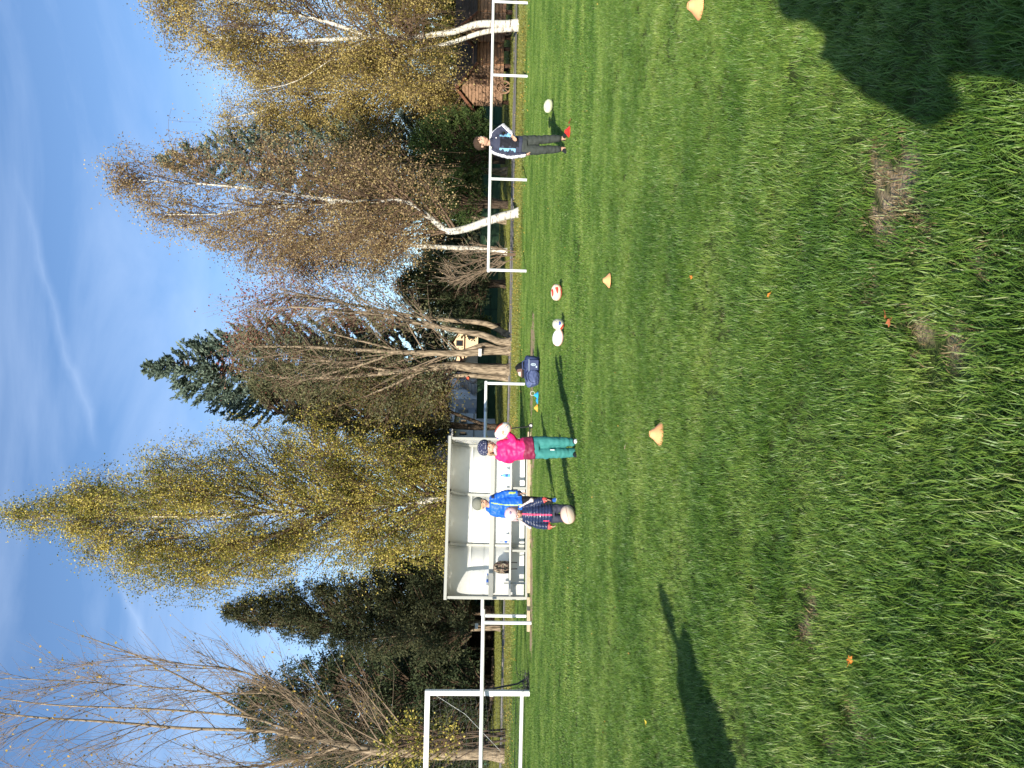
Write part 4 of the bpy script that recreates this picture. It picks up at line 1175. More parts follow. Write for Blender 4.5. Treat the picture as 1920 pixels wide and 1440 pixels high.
g = G(1056, 548); rugby('white and red rugby ball lying on the grass, separate from the others', (g.x, g.y+.05, .11), (R(20), 0, R(-18)), CRM, RED, RED, 1.3)
g = G(1062, 608); rugby('rugby ball seen end on with red and blue marks, touching the plain white one', (g.x, g.y+.1, .12), (0, R(-12), R(78)), CRM, RED, BLU, 4.1, seam=(.4,.35,.25))
g = G(1060, 631); rugby('mostly white rugby ball touching the end-on ball', (g.x-.02, g.y+.02, .115), (0, R(5), R(-20)), (0.82, .80, .74), (0.82, .80, .74), RED, 2.2, seam=(.5,.1,.08))
g = G(1040, 196); rugby('pale cream rugby ball alone on the far grass right of the boy in navy', (g.x, g.y+.1, .115), (0, R(8), R(12)), (.72,.74,.50), (.72,.74,.50), (.3,.32,.22), 3.3, seam=(.35,.35,.25))
g = G(1083, 967); rugby('worn cream and pink rugby ball at the feet of the small child', (g.x, g.y+.08, .125), (R(30), R(-10), R(25)), (.62,.50,.40), (.40,.18,.15), (.66,.56,.46), 5.2, seam=(.35,.12,.1), L_=.26, D=.2)
BALL_HELD = P(943, 808, G(1081, 832).y - .12)
rugby('rugby ball with orange and blue marks held up by the girl in pink', BALL_HELD, (R(20), R(38), R(-15)), (.74,.70,.60), (.70,.12,.05), BLU, 6.0, L_=.27, D=.19)

# ================================================================== CONES
def cone(label, px, colr, w=.185, h=.075, dy=0.05, mk=True):
    g = G(*px); root = empty('marker_cone', (g.x, g.y + dy, 0), rng.uniform(0, 6)); tag(root, label, 'marker cone', 'flat training cones on the grass')
    m = MB(); r = w/2; n = 32
    pr = [(0.0, r), (.004, r), (.010, r*.93), (h*.6, r*.48), (h, r*.24), (h, r*.20), (h*.96, r*.18), (h*.55, r*.44), (.006, r*.9), (0, r)]
    vs = []
    for z_, r_ in pr:
        for k in range(n): vs.append((r_*math.cos(2*math.pi*k/n), r_*math.sin(2*math.pi*k/n), z_))
    fs = [(i*n+k, i*n+(k+1)%n, (i+1)*n+(k+1)%n, (i+1)*n+k) for i in range(len(pr)-1) for k in range(n)]
    m.add(vs, fs); m.build('cone_shell', mat('cone_plastic', colr, .45, .4, var=.08, vscale=12), root, smooth=False)
    root.location.z = .022
    root.rotation_euler.x = rng.uniform(-.08, .08)
    return root
OR = (0.88, 0.40, 0.17)
cone('largest orange marker cone, alone in the middle of the near grass', (1247, 815), OR, .19, .085)
cone('orange marker cone nearer the group of rugby balls', (1148, 525), OR, .165, .07)
cone('orange marker cone cut by the right edge of the view', (1322, 4), OR, .185, .08)
cone('red marker cone at the feet of the boy in navy', (1070, 247), (0.75, 0.03, 0.02), .19, .075, 0)
cone('amber marker cone lying left of the blue discs by the sports bags', (1010, 765), (0.95, .42, .06), .18, .075)
cone('blue marker cone with a pale cord, between the bags and the amber cone', (1011, 741), (0.03, .35, .72), .17, .09)
cone('flattened blue marker cone next to the amber cone', (1010, 751), (0.03, .35, .72), .17, .035)
g = G(1010, 738); m = MB(); m.tube([Vector((g.x, g.y, .09)) + Vector((.05*math.cos(a)*1.0, .0, .05*math.sin(a) + .05)) for a in [k*math.pi/6 for k in range(13)]], .006, 6)
tag(m.build('carry_cord', mat('pale_cord', (.6,.62,.5), .7), None, smooth=True), 'pale looped cord on top of the blue cone', 'cord')
bottle('blue water bottle lying against the left sports bag', G(1010, 725) + Vector((.05, 0, .05)), M_cyan, M_cyan, .2, .045, (R(90), 0, R(60)))

# ================================================================== BAGS
M_navy = mat('navy_nylon', (0.030, 0.045, 0.115), .6, .35, bump=.3, bscale=16)
M_navy2 = mat('faded_navy_nylon', (0.075, 0.10, 0.21), .6, .35, bump=.3, bscale=16)
M_lt = mat('white_print', (.45, .55, .62), .6)
g = G(1014, 684)
bag = empty('sports_bag', (g.x, g.y + .15, 0), R(-8)); tag(bag, 'dark navy sports bag with pale oval logo on its end pocket, right of the pair', 'sports bag', 'two navy sports bags')
m = MB(); m.loft([((-.20,0,.17),.17,.16), ((-.15,0,.18),.18,.175), ((0,0,.185),.185,.18), ((.15,0,.175),.175,.175), ((.19,0,.17),.15,.15)], 20)
link('bag_body', remesh(m, .014, 4, .018, 8, [M_navy], 'bag_body'), bag)
m = MB(); m.box((.02, -.185, .16), (.24, .04, .22)); m.build('end_pocket', M_navy, bag, bevel=.018)
m = MB(); m.tube([(-.12,-.20,.26),(.14,-.205,.27)], .005, 5); m.build('zip', M_lt, bag)
m = MB(); n=20; vs=[(0.03+.030*math.cos(a), -.207, .17+.058*math.sin(a)) for a in [2*math.pi*k/n for k in range(n)]]+[(0.03+.018*math.cos(a), -.207, .17+.042*math.sin(a)) for a in [2*math.pi*k/n for k in range(n)]]
m.add(vs, [(k,(k+1)%n,n+(k+1)%n,n+k) for k in range(n)]); m.box((.03,-.208,.17),(.008,.003,.05)); m.box((.022,-.208,.185),(.014,.003,.008)); m.box((.035,-.208,.155),(.014,.003,.008)); m.box((-.02,-.208,.10),(.04,.003,.03)); m.build('logo', M_lt, bag)
m = MB(); m.tube([(-.1,-.12,.33),(-.08,-.13,.40),(.08,-.13,.41),(.12,-.12,.33)], .014, 8); m.build('handle', M_navy, bag, smooth=True)
g = G(1014, 709)
bag = empty('sports_bag', (g.x, g.y + .16, 0), R(12)); tag(bag, 'paler navy rounded sports bag, left of the pair, touching the rail post', 'sports bag', 'two navy sports bags')
m = MB(); m.loft([((-.17,0,.14),.14,.14), ((-.11,0,.165),.165,.165), ((.02,0,.17),.17,.17), ((.13,0,.165),.16,.16), ((.17,0,.15),.13,.13)], 20)
link('bag_body', remesh(m, .014, 4, .022, 7, [M_navy2], 'bag_body', 3), bag)
m = MB(); m.tube([(.14*math.cos(a), -.172 + .02*math.cos(a*2), .165+.13*math.sin(a)) for a in [k*math.pi/10 for k in range(21)]], .006, 6); m.build('piping', M_navy, bag, smooth=True)
m = MB(); m.tube([(-.12,-.1,.29),(-.04,-.14,.35),(.06,-.14,.35),(.13,-.1,.29)], .014, 8); m.build('handle', M_navy, bag, smooth=True)
g = G(1006, 697)
bag = empty('holdall', (g.x + .05, g.y + .35, 0), R(25)); tag(bag, 'black open holdall with brown lining standing behind the two navy bags', 'bag')
m = MB(); m.loft([((0,0,0),.2,.13), ((0,0,.2),.22,.14), ((-.02,0,.36),.20,.11), ((-.06,0,.44),.13,.07)], 16)
link('bag_body', remesh(m, .014, 3, .02, 8, [M_blackf, mat('brown_lining', (.16,.09,.07), .8), mat('pale_cloth', (.6,.45,.38), .8)], 'bag_body', 5), bag)
paint(bag.children[0].data, lambda c: np.where((c[:,2] > .36) & (c[:,0] < -.1), 2, np.where((c[:,2] > .33) & (c[:,0] < -.04), 1, 0)))
# kick scooter
g = G(1000, 813)
sc_ = empty('kick_scooter', (g.x, g.y, 0), R(10)); tag(sc_, 'black kick scooter standing at the right end of the shelter behind the girl in pink', 'scooter')
m = MB(); m.box((-.05, 0, .09), (.42, .11, .02)); m.build('deck', M_black, sc_, bevel=.005)
m = MB(); m.tube([(.17,0,.09),(.13,0,.45),(.09,0,.72)], .016, 8); m.build('stem', M_black, sc_, smooth=True)
m = MB(); m.tube([(.09,-.2,.72),(.09,.2,.72)], .014, 8); m.build('handlebar', M_black, sc_, smooth=True)
for x0 in (.19, -.28):
    m = MB(); m.tube([(x0,-.02,.065),(x0,.02,.065)], .065, 18); w_ = m.build('wheel', M_black, sc_, smooth=False)
    m = MB(); m.tube([(x0,-.024,.065),(x0,.024,.065)], .035, 14); m.build('hub', mat('pale_hub', (.55,.55,.52), .5), w_)

# ================================================================== FALLEN LEAVES
M_leafo = mat('orange_dead_leaf', (0.60, 0.20, 0.03), .6, .3, var=.3, vscale=60)
M_leafb = mat('rust_dead_leaf', (0.42, 0.13, 0.05), .65, .3, var=.3, vscale=60)
def leaf(label, px, s, m_, seed):
    g = G(*px); r = random.Random(seed); mb = MB(); n = 14; vs = [(0,0,0)]
    for k in range(n):
        a = 2*math.pi*k/n; rr = s * (1 + .28 * (1 if k % 2 else -1) * (.5 + .5*abs(math.cos(a)))) * (1 + .3*math.cos(a))
        vs.append((rr*math.cos(a), rr*math.sin(a)*.75, .25*s*math.sin(a*2+seed) + .1*s))
    fs = [(0, 1+k, 1+(k+1)%n) for k in range(n)]
    mb.add(vs, fs); mb.tube([(-s*.7,0,0),(-s*1.6,s*.2,.004)], s*.05, 4)
    o = mb.build('fallen_leaf', m_, None); o.location = (g.x, g.y, .045); o.rotation_euler = (r.uniform(-.5,.5) + .3, r.uniform(-.4,.4), r.uniform(0,6)); tag(o, label, 'leaf', 'fallen leaves on the near grass')
leaf('bright orange leaf on the near grass, left of the worn brown spots', (1615, 1240), .015, M_leafo, 2)
leaf('rust brown leaf in the tangled grass below the large bare patch', (1693, 603), .016, M_leafb, 3)
leaf('second small rust leaf just above the rust brown one', (1684, 590), .011, M_leafb, 6)
leaf('small orange leaf midway between the orange cone and the bare patch', (1460, 553), .013, M_leafo, 4)
leaf('tiny orange leaf farther up, on the line to the rugby balls', (1308, 520), .016, M_leafo, 5)
leaf('pale leaf near the largest orange cone', (1181, 838), .018, mat('pale_leaf', (.65,.5,.38), .7), 7)
leaf('brown leaf beside the red marker cone', (1074, 228), .05, M_leafb, 8)
leaf('yellow leaf on the grass left of the person shadow', (1221, 1355), .02, mat('yellow_leaf', (.6,.45,.05), .7), 9)
# litter of yellow leaves under the birches
lx, ly = nr.uniform(-15, 15, 1500), nr.uniform(24, 33.4, 1500)
lc = leafcards('leaf_litter', np.stack([lx, ly, np.full(1500, .09)], 1), nr.uniform(.03, .055, 1500), L_few, None, .8); lc['kind'] = 'stuff'
lx, ly = nr.uniform(-5, 7, 260), nr.uniform(7, 24, 260)
lc = leafcards('leaf_litter', np.stack([lx, ly, np.full(260, .05)], 1), nr.uniform(.012, .025, 260), L_few, None, .8); lc['kind'] = 'stuff'

# ================================================================== GREEN SCREEN FENCE
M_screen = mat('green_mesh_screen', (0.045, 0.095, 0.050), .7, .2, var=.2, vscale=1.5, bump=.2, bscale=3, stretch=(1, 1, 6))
M_post = mat('dark_green_post', (0.02, 0.05, 0.03), .6)
fe = empty('screen_fence', (0, 56, 0)); tag(fe, 'long low fence of green mesh screens across the park behind the trees', 'fence')
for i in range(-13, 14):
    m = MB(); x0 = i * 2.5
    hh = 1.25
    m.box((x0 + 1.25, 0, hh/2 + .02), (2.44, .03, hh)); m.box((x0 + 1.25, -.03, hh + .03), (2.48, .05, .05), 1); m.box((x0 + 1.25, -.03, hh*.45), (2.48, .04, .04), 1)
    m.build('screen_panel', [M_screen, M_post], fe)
    m = MB(); m.box((x0, 0, .7), (.07, .07, 1.4)); m.build('post', M_post, fe)
# upper screen section, sunlight on the mesh painted as a lighter green
fe = empty('screen_fence', (P(912, 566, 60).x, 60, 0)); tag(fe, 'short raised green screen above the long fence, painted lighter for the sun on it', 'fence')
m = MB(); m.box((0, 0, .75), (1.55, .04, .85)); m.build('screen_panel', mat('sunlit_green_screen', (.24,.42,.20), .7, var=.12), fe)
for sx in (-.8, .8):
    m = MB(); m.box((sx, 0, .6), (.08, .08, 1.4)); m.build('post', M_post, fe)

# ================================================================== WOODEN HUTS
M_log = mat('brown_log_planks', (0.38, 0.20, 0.105), .8, .2, bump=.5, bscale=6, var=.35, vscale=2.2, stretch=(1, 1, 5))
M_logp = mat('pale_gable_planks', (0.33, 0.20, 0.125), .8, .2, bump=.5, bscale=6, var=.25, vscale=2.2, stretch=(1, 1, 5))
M_shing = mat('dark_roof_boards', (0.075, 0.055, 0.04), 1.0, .0, bump=.5, bscale=10, var=.3)
M_dkw = mat('dark_wood', (0.10, 0.055, 0.035), .8)
def hut(label, corner, angz, gw, ln, h0, hw, hr, wheel=True, window=True):
    """corner: ground point under the front corner shared by gable and long wall"""
    root = empty('wooden_hut', corner, angz); tag(root, label, 'hut', 'brown wooden huts on stilts')
    # local: x along the long wall, y<0 is towards the gable side ... gable spans +y
    nb = 9
    for k in range(nb):
        z0 = h0 + hw * k / nb
        m = MB(); m.box((ln/2, 0, z0 + hw/nb/2), (ln, .10, hw/nb - .018)); 
        if k == 0: first = m.build('plank', M_log, root, bevel=.012)
        else: m.build('plank', M_log, root, bevel=.012)
    for k in range(nb + 5):
        z0 = h0 + hw * k / nb; zc = z0 + hw/nb/2
        f = 1.0 if k < nb else max(.06, 1 - (zc - h0 - hw) / hr)
        m = MB(); m.box((0, gw/2, zc), (.10, gw * f, hw/nb - .018)); m.build('plank', M_logp, root, bevel=.012)
    m = MB(); m.box((ln/2 + .1, gw/2, h0 + hw/2), (ln - .15, gw - .2, hw)); m.build('wall_core', M_dkw, root)
    m = MB()
    for s in (0, 1):
        y0 = -.28 if s == 0 else gw + .28; z0 = h0 + hw - .22
        yr, zr = gw/2, h0 + hw + hr + .06
        nrow = 6
        for r_ in range(nrow):
            a, b = r_/nrow, (r_+1)/nrow + .03
            pa, pb = Vector((0, y0 + (yr-y0)*a, z0 + (zr-z0)*a + .03)), Vector((0, y0 + (yr-y0)*min(b,1), z0 + (zr-z0)*min(b,1)))
            mm = MB(); mm.add([(-.28,pa.y,pa.z),(ln+.28,pa.y,pa.z),(ln+.28,pb.y,pb.z),(-.28,pb.y,pb.z),(-.28,pa.y,pa.z-.05),(ln+.28,pa.y,pa.z-.05),(ln+.28,pb.y,pb.z-.05),(-.28,pb.y,pb.z-.05)],
                   [(0,1,2,3),(7,6,5,4),(0,4,5,1),(1,5,6,2),(2,6,7,3),(3,7,4,0)]); mm.build('roof_board', M_shing, root)
    for yb0, zb0 in ((-.3, h0 + hw - .22), (gw + .3, h0 + hw - .22)):
        m = MB(); m.beam((-.30, yb0, zb0 - .03), (-.30, gw/2, h0 + hw + hr + .03), .03, .13); m.build('barge_board', mat('red_brown_board', (.20,.09,.05), .7), root)
    for px_ in (.15, ln - .15, ln*.5):
        for py_ in (.12, gw - .12):
            m = MB(); m.box((px_, py_, h0/2), (.14, .14, h0)); m.build('stilt', M_dkw, root)
    if window:
        w = MB(); w.box((-.07, gw*.33, h0 + hw*.72), (.05, .55, .62)); wo = w.build('window', M_dkw, root)
        for dy, dz, sy, sz in ((0,.34,.68,.07),(0,-.34,.68,.07),(-.31,0,.07,.62),(.31,0,.07,.62),(0,0,.05,.62)):
            w = MB(); w.box((-.10, gw*.33 + dy, h0 + hw*.72 + dz), (.04, sy, sz)); w.build('window_bar', M_logp, wo)
    if wheel:
        wh = MB(); R_ = .36; c = Vector((-.14, gw*.48, h0 - .02))
        wh.tube([c + Vector((0, R_*math.cos(a), R_*math.sin(a))) for a in [2*math.pi*k/20 for k in range(21)]], .045, 6)
        wo = wh.build('cart_wheel', M_logp, root, smooth=True)
        for k in range(8):
            a = math.pi*k/4; s_ = MB(); s_.beam(c, c + Vector((0, R_*math.cos(a), R_*math.sin(a))), .035, .035, up=Vector((1,0,0))); s_.build('spoke', M_logp, wo)
        s_ = MB(); s_.ball(c, .08, 8); s_.build('hub', M_dkw, wo)
    return root
hd = 40.5
cpt = P(950, 123, hd); cpt.z = 0
hut('larger brown wooden hut with gable window and cart wheel, left of the two huts', cpt, R(35), 2.35, 3.1, .38, 1.55, .75)
cpt = P(950, 24, 39.5); cpt.z = 0
hut('wooden hut cut by the right edge of the view, behind the forked birch', cpt, R(20), 1.9, 3.5, .35, 1.6, .8, wheel=True, window=False)
# rotate gable walls to face the camera's left: done through the local layout (gable on the -x side)

# timber shed behind the goal, tree shade put into its dark wood colours
M_oldw = mat('old_timber', (0.10, 0.07, 0.045), .85, .15, bump=.4, var=.3)
p0 = P(937, 1268, 46); p0.z = 0
sh = empty('timber_shed', p0, R(4)); tag(sh, 'dark open timber shed with pale beams in the shade behind the goal', 'shed')
M_shedw = mat('shade_darkened_planks', (.028,.02,.015), .9, .1)  # near-black plank colour stands in for the shade under the canopy
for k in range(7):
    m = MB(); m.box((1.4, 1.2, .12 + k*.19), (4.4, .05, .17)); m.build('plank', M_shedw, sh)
for x0 in (-.8, .0, 1.5, 3.4):
    m = MB(); m.box((x0, 0, .75), (.12, .12, 1.5)); m.build('beam', M_oldw, sh)
m = MB(); m.box((1.4, 0, 1.5), (4.6, .14, .14)); m.build('beam', M_oldw, sh)
m = MB(); m.box((-.2, -.02, .12), (2.6, .13, .12)); m.build('beam', mat('pale_beam', (.24,.16,.10), .8), sh)
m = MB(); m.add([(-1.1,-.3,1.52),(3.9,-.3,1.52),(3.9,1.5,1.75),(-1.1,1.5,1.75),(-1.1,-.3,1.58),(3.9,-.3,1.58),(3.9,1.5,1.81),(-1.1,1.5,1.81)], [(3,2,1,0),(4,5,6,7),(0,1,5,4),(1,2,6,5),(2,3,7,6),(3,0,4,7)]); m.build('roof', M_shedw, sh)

# ================================================================== HOUSES
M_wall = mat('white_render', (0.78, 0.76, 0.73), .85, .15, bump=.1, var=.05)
M_glass = mat('window_glass', (0.02, 0.025, 0.03), .15, .6)
M_grey = mat('grey_metal', (0.12, 0.13, 0.14), .6, .4)
pN, pF = P(900, 821, 50), P(900, 711, 74); pN.z = pF.z = 0      # long shaded wall running away from the viewer
bdir = (pF - pN); BW = bdir.length; bdir.normalize(); bang = math.atan2(bdir.y, bdir.x)
def onwall(x, y):
    """photo point on the long wall -> (distance along it, height)"""
    r_ = ray(x, y); n_ = Vector((-bdir.y, bdir.x, 0)); t_ = (pN - CP).dot(n_) / r_.dot(n_); q = CP + r_ * t_
    return (q - pN).dot(bdir), q.z
b1 = empty('apartment_building', pN, bang); tag(b1, 'white modern apartment building with outside stairs between the shelter and the brown trunks', 'building')
u1 = onwall(870, 775)[0]; u2 = onwall(870, 748)[0]; H1 = onwall(852, 800)[1]; H2 = 5.2
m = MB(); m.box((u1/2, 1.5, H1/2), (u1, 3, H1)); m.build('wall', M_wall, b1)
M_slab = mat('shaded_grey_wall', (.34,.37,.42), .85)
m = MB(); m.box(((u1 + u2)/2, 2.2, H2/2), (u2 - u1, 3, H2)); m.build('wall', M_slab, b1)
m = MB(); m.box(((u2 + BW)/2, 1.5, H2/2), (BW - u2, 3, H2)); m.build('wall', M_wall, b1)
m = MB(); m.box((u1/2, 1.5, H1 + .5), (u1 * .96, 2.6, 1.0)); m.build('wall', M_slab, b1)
m = MB(); m.box((BW/2, 2.4, H2 + .1), (BW + .4, 4, .2)); m.build('roof_slab', M_grey, b1)
for yy_, xx_ in ((783, 869), (791, 869), (814, 868)):
    u_, z_ = onwall(xx_, yy_); w = MB(); w.box((u_, -.03, z_), (.62, .08, .42)); wo = w.build('window', M_grey, b1)
    w = MB(); w.box((u_, -.08, z_), (.46, .02, .32)); w.build('pane', M_glass, wo)
m = MB(); m.box((u1/2, -.03, onwall(888, 800)[1]), (u1, .06, .05)); m.build('ledge', M_grey, b1)
m = MB(); m.box((u1/2, -.35, H1 + .05), (u1, .8, .1)); m.build('balcony_slab', M_wall, b1)
for k in range(16):
    m = MB(); m.box((.1 + k*u1*.061, -.7, H1 + .45), (.03, .02, .7)); m.build('baluster', M_grey, b1)
m = MB(); m.box((u1/2, -.7, H1 + .8), (u1, .04, .04)); m.build('balcony_rail', M_grey, b1)
for (z0, z1, f0, f1) in ((.4, 1.6, 1.0, .1), (1.6, 2.9, .1, 1.0)):
    m = MB(); n = 12; xa = u2 + (BW - u2) * .1; xb = u2 + (BW - u2) * .75
    A_, B_ = xa + (xb - xa) * f0, xa + (xb - xa) * f1
    for k in range(n):
        q = k / (n-1); m.box((A_ + (B_-A_)*q, -.5, z0 + (z1-z0)*q), (.3, .9, .05)); m.box((A_ + (B_-A_)*q, -.95, z0 + (z1-z0)*q + .45), (.03, .02, .9))
    m.beam((A_, -.95, z0), (B_, -.95, z1), .05, .22); m.beam((A_, -.95, z0 + .9), (B_, -.95, z1 + .9), .04, .05)
    m.build('stair_flight', M_grey, b1)['kind'] = 'stuff'
for k in range(6):
    m = MB(); m.box((BW*.8, -.04, 2.2 + k*.16), (2.4, .03, .07)); m.build('louvre', M_grey, b1)
for k in range(3):
    m = MB(); m.box(((u1+u2)/2, .68, 1.0 + k*1.3), ((u2-u1)*.7, .06, .8)); wo = m.build('window', M_grey, b1)
    m = MB(); m.box(((u1+u2)/2, .64, 1.0 + k*1.3), ((u2-u1)*.62, .02, .66)); m.build('pane', M_glass, wo)
M_cream = mat('cream_render', (0.72, 0.55, 0.34), .85, .15, var=.05); M_tile = mat('red_roof_tiles', (.42,.13,.08), .8, .2, bump=.4, bscale=8, var=.2)
def house(label, px, d, w, h, rise, wallm):
    p = P(920, px, d); r_ = empty('house', (p.x, d, 0)); tag(r_, label, 'house')
    m = MB(); m.box((0, 3, h/2), (w, 6, h)); m.build('wall', wallm, r_)
    m = MB(); z = h
    m.add([(-w/2-.3,-.3,z-.1),(w/2+.3,-.3,z-.1),(0,-.3,z+rise),(-w/2-.3,6.3,z-.1),(w/2+.3,6.3,z-.1),(0,6.3,z+rise)], [(0,2,5,3),(1,4,5,2),(3,5,4),(0,3,4,1)])
    m.build('roof', M_tile, r_)
    m = MB(); m.add([(-w/2,0,z),(w/2,0,z),(0,0,z+rise-.15)], [(0,1,2)]); m.build('gable', wallm, r_)
    for dx, dz in ((-.25*w, h*.72), (.2*w, h*.72), (0, h + rise*.3)):
        q = MB(); q.box((dx, -.03, dz), (.5, .06, .6)); wo = q.build('window', M_oldw, r_); q = MB(); q.box((dx, -.07, dz), (.4, .02, .5)); q.build('pane', M_glass, wo)
house('cream house with red tiled gable seen between the forked trunks', 645, 74, 3.2, 2.6, 1.0, M_cream)
house('cream building with grey side seen between the two thick brown trunks', 683, 80, 3.6, 3.0, .5, M_cream)
# small notices on the trunks
def sign(label, px, d, w, h, colr, name='tree_sign'):
    p = P(px[0], px[1], d); m = MB(); m.box((0,0,0), (w, .02, h), 0); m.box((0,-.012,h*.18),(w*.75,.004,h*.12),1); m.box((0,-.012,-h*.15),(w*.6,.004,h*.12),1)
    o = m.build(name, [mat('sign_board', colr, .6), M_grey]); o.location = p; tag(o, label, 'sign')
sign('small white notice on the pine trunk', (893.5, 1174), 37.6, .25, .14, (.75,.75,.7))
sign('white notice nailed across the left of the forked trunks', (900, 661), 34.1, .30, .12, (.7,.7,.68))
def paintmark(label, px, d, colr):
    p = P(px[0], px[1], d); m = MB(); m.ball((0,0,0), (.08,.02,.06), 8); o = m.build('paint_blaze', mat('blaze_paint', colr, .7), None, smooth=True); o.location = p; tag(o, label, 'paint mark')
paintmark('red paint blaze on the pine trunk above the white notice', (877, 1167), 37.7, (.7,.1,.05))
paintmark('red paint blaze on the slim pale trunk', (877, 709), 35.3, (.7,.12,.06))

# ================================================================== PEOPLE
M_skin = mat('skin', (0.56, 0.33, 0.22), .55, .35, var=.05, vscale=30)
M_skin.node_tree.nodes['Principled BSDF'].inputs['Subsurface Weight'].default_value = .08
M_eye = mat('eye_white', (.75,.72,.68), .3); M_iris = mat('eye_dark', (.03,.02,.015), .3); M_lip = mat('lip', (.42,.16,.12), .5)
M_browh = mat('brown_hair', (.055,.032,.018), .7, .3, bump=.6, bscale=60, stretch=(3,3,1))
M_blondh = mat('dark_blond_hair', (.30,.19,.10), .7, .3, bump=.6, bscale=60, stretch=(3,3,1))

def hand(m, w, d, s=1.0, curl=.5, side=1, palmn=Vector((0,-1,0))):
    """palm and five bent fingers from wrist w pointing along d; palmn is the palm's facing"""
    d = Vector(d).normalized(); n = Vector(palmn); n = (n - d * n.dot(d)).normalized(); x = d.cross(n) * side
    pl = .075 * s; pw = .036 * s
    m.loft([(w - d*.02*s, .022*s, .016*s), (w + d*.02*s, .028*s, .015*s), (w + d*pl*.7, .036*s, .014*s), (w + d*pl, .035*s, .012*s)] if abs(x.dot(Vector((1,0,0)))) > .5
           else [(w - d*.02*s, .018*s, .022*s), (w + d*.02*s, .017*s, .028*s), (w + d*pl*.7, .015*s, .036*s), (w + d*pl, .013*s, .035*s)], 12)
    for i, (off, L_) in enumerate(((-.027, .058), (-.009, .066), (.009, .062), (.026, .048))):
        b0 = w + d*pl*.95 + x*off*s; L1 = L_*s
        d1 = (d + n*curl*.5).normalized(); d2 = (d + n*curl*1.3).normalized(); d3 = (d*.6 + n*curl*2.0).normalized()
        p1 = b0 + d1*L1*.45; p2 = p1 + d2*L1*.32; p3 = p2 + d3*L1*.25
        m.tube([b0 - d*.01*s, p1, p2, p3], [.0095*s, .009*s, .0082*s, .0068*s], 8)
    t0 = w + d*pl*.25 - x*pw*.8; t1 = t0 + (d*.6 - x*.8 + n*.4).normalized()*.032*s; t2 = t1 + (d*.85 - x*.2 + n*.6).normalized()*.03*s
    m.tube([t0, t1, t2], [.013*s, .011*s, .008*s], 8)

def limb(m, pts, rads, n=12):
    """tapered limb: (rx, ry) or r at each joint, rounded at joints"""
    out_ = []
    for i in range(len(pts) - 1):
        for k in range(4):
            u = k / 4; p = Vector(pts[i]).lerp(Vector(pts[i+1]), u); r = rads[i] * (1-u) + rads[i+1] * u
            bulge = 1 + .06 * math.sin(u * math.pi); out_.append((p, r * bulge, r * bulge))
    out_.append((Vector(pts[-1]), rads[-1], rads[-1]))
    m.loft(out_, n)
    for p, r in zip(pts, rads): m.ball(p, r * .99, 10)

def head(m, c, s, face, tilt=0.0):
    """c centre of the skull, s half height, face: unit vector"""
    f = Vector(face).normalized(); r = Vector((0,0,1)).cross(f).normalized(); u = f.cross(r) * -1
    u = Vector((0,0,1)) if u.length < .1 else (f.cross(r)).normalized()
    if u.z < 0: u = -u
    Mx = Matrix((r, f, u)).transposed()
    m.ball(c + u*s*.16 - f*s*.06, (s*.78, s*.90, s*.82), 20, M=Mx)          # skull
    m.ball(c - u*s*.32 + f*s*.18, (s*.60, s*.62, s*.62), 18, M=Mx)          # face
    m.ball(c - u*s*.74 + f*s*.42, (s*.28, s*.26, s*.20), 12, M=Mx)          # chin
    m.ball(c - u*s*.22 + f*s*.84, (s*.11, s*.17, s*.17), 10, M=Mx)          # nose
    m.ball(c - u*s*.10 + f*s*.76, (s*.07, s*.10, s*.22), 10, M=Mx)
    for sg in (-1, 1):
        m.ball(c - u*s*.12 - f*s*.02 + r*sg*s*.80, (s*.09, s*.17, s*.24), 10, M=Mx)   # ears
        m.ball(c - u*s*.34 + f*s*.48 + r*sg*s*.34, (s*.24, s*.22, s*.2), 10, M=Mx)    # cheeks
    return f, r, u, Mx

def face_bits(root, c, s, f, r, u, Mx):
    for sg in (-1, 1):
        m = MB(); p = c + u*s*.0 + f*s*.755 + r*sg*s*.30
        m.ball(p, (s*.13, s*.06, s*.075), 10, M=Mx); e_ = m.build('eye', M_eye, root, smooth=True)
        m = MB(); m.ball(p + f*s*.05, (s*.06, s*.03, s*.065), 8, M=Mx); m.build('iris', M_iris, e_, smooth=True)
        m = MB(); q = c + u*s*.17 + f*s*.80; m.tube([q + r*sg*s*.14, q + r*sg*s*.32 + u*s*.05, q + r*sg*s*.48 - f*s*.08], [s*.035, s*.04, s*.02], 6); m.build('eyebrow', M_browh, root, smooth=True)
    m = MB(); q = c - u*s*.52 + f*s*.79; m.tube([q - r*s*.22 - f*s*.06, q + f*s*.02, q + r*s*.22 - f*s*.06], [s*.03, s*.06, s*.03], 6); m.build('mouth', M_lip, root, smooth=True)

class Px:
    """turns photo points into places in a person's own space, at the person's distance"""
    def __init__(s, foot):
        s.g = G(*foot); s.d = s.g.y; s.s = s.d / FPX
    def __call__(s, x, y, dy=0.0):
        p = P(x, y, s.d + dy); return Vector((p.x - s.g.x, p.y - s.g.y, max(p.z, 0.0)))

def shoe(m, heel, toe, w=.036, h=.055):
    heel, toe = Vector(heel), Vector(toe); heel.z = toe.z = 0; d = (toe - heel)
    for q, ww, hh in ((0, .85, 1.0), (.18, .9, 1.1), (.4, .95, 1.0), (.62, 1.05, .75), (.85, .95, .55), (1, .6, .42)):
        m.ball(heel + d*q + Vector((0,0,h*hh*.5)), (w*ww, w*ww, h*hh*.55), 10)
def soleof(m, heel, toe, w=.037):
    heel, toe = Vector(heel), Vector(toe); heel.z = toe.z = .009; d = toe - heel
    for q, ww in ((0, .8), (.25, .9), (.5, .9), (.75, 1.02), (1, .7)): m.ball(heel + d*q, (w*ww, w*ww, .010), 10)

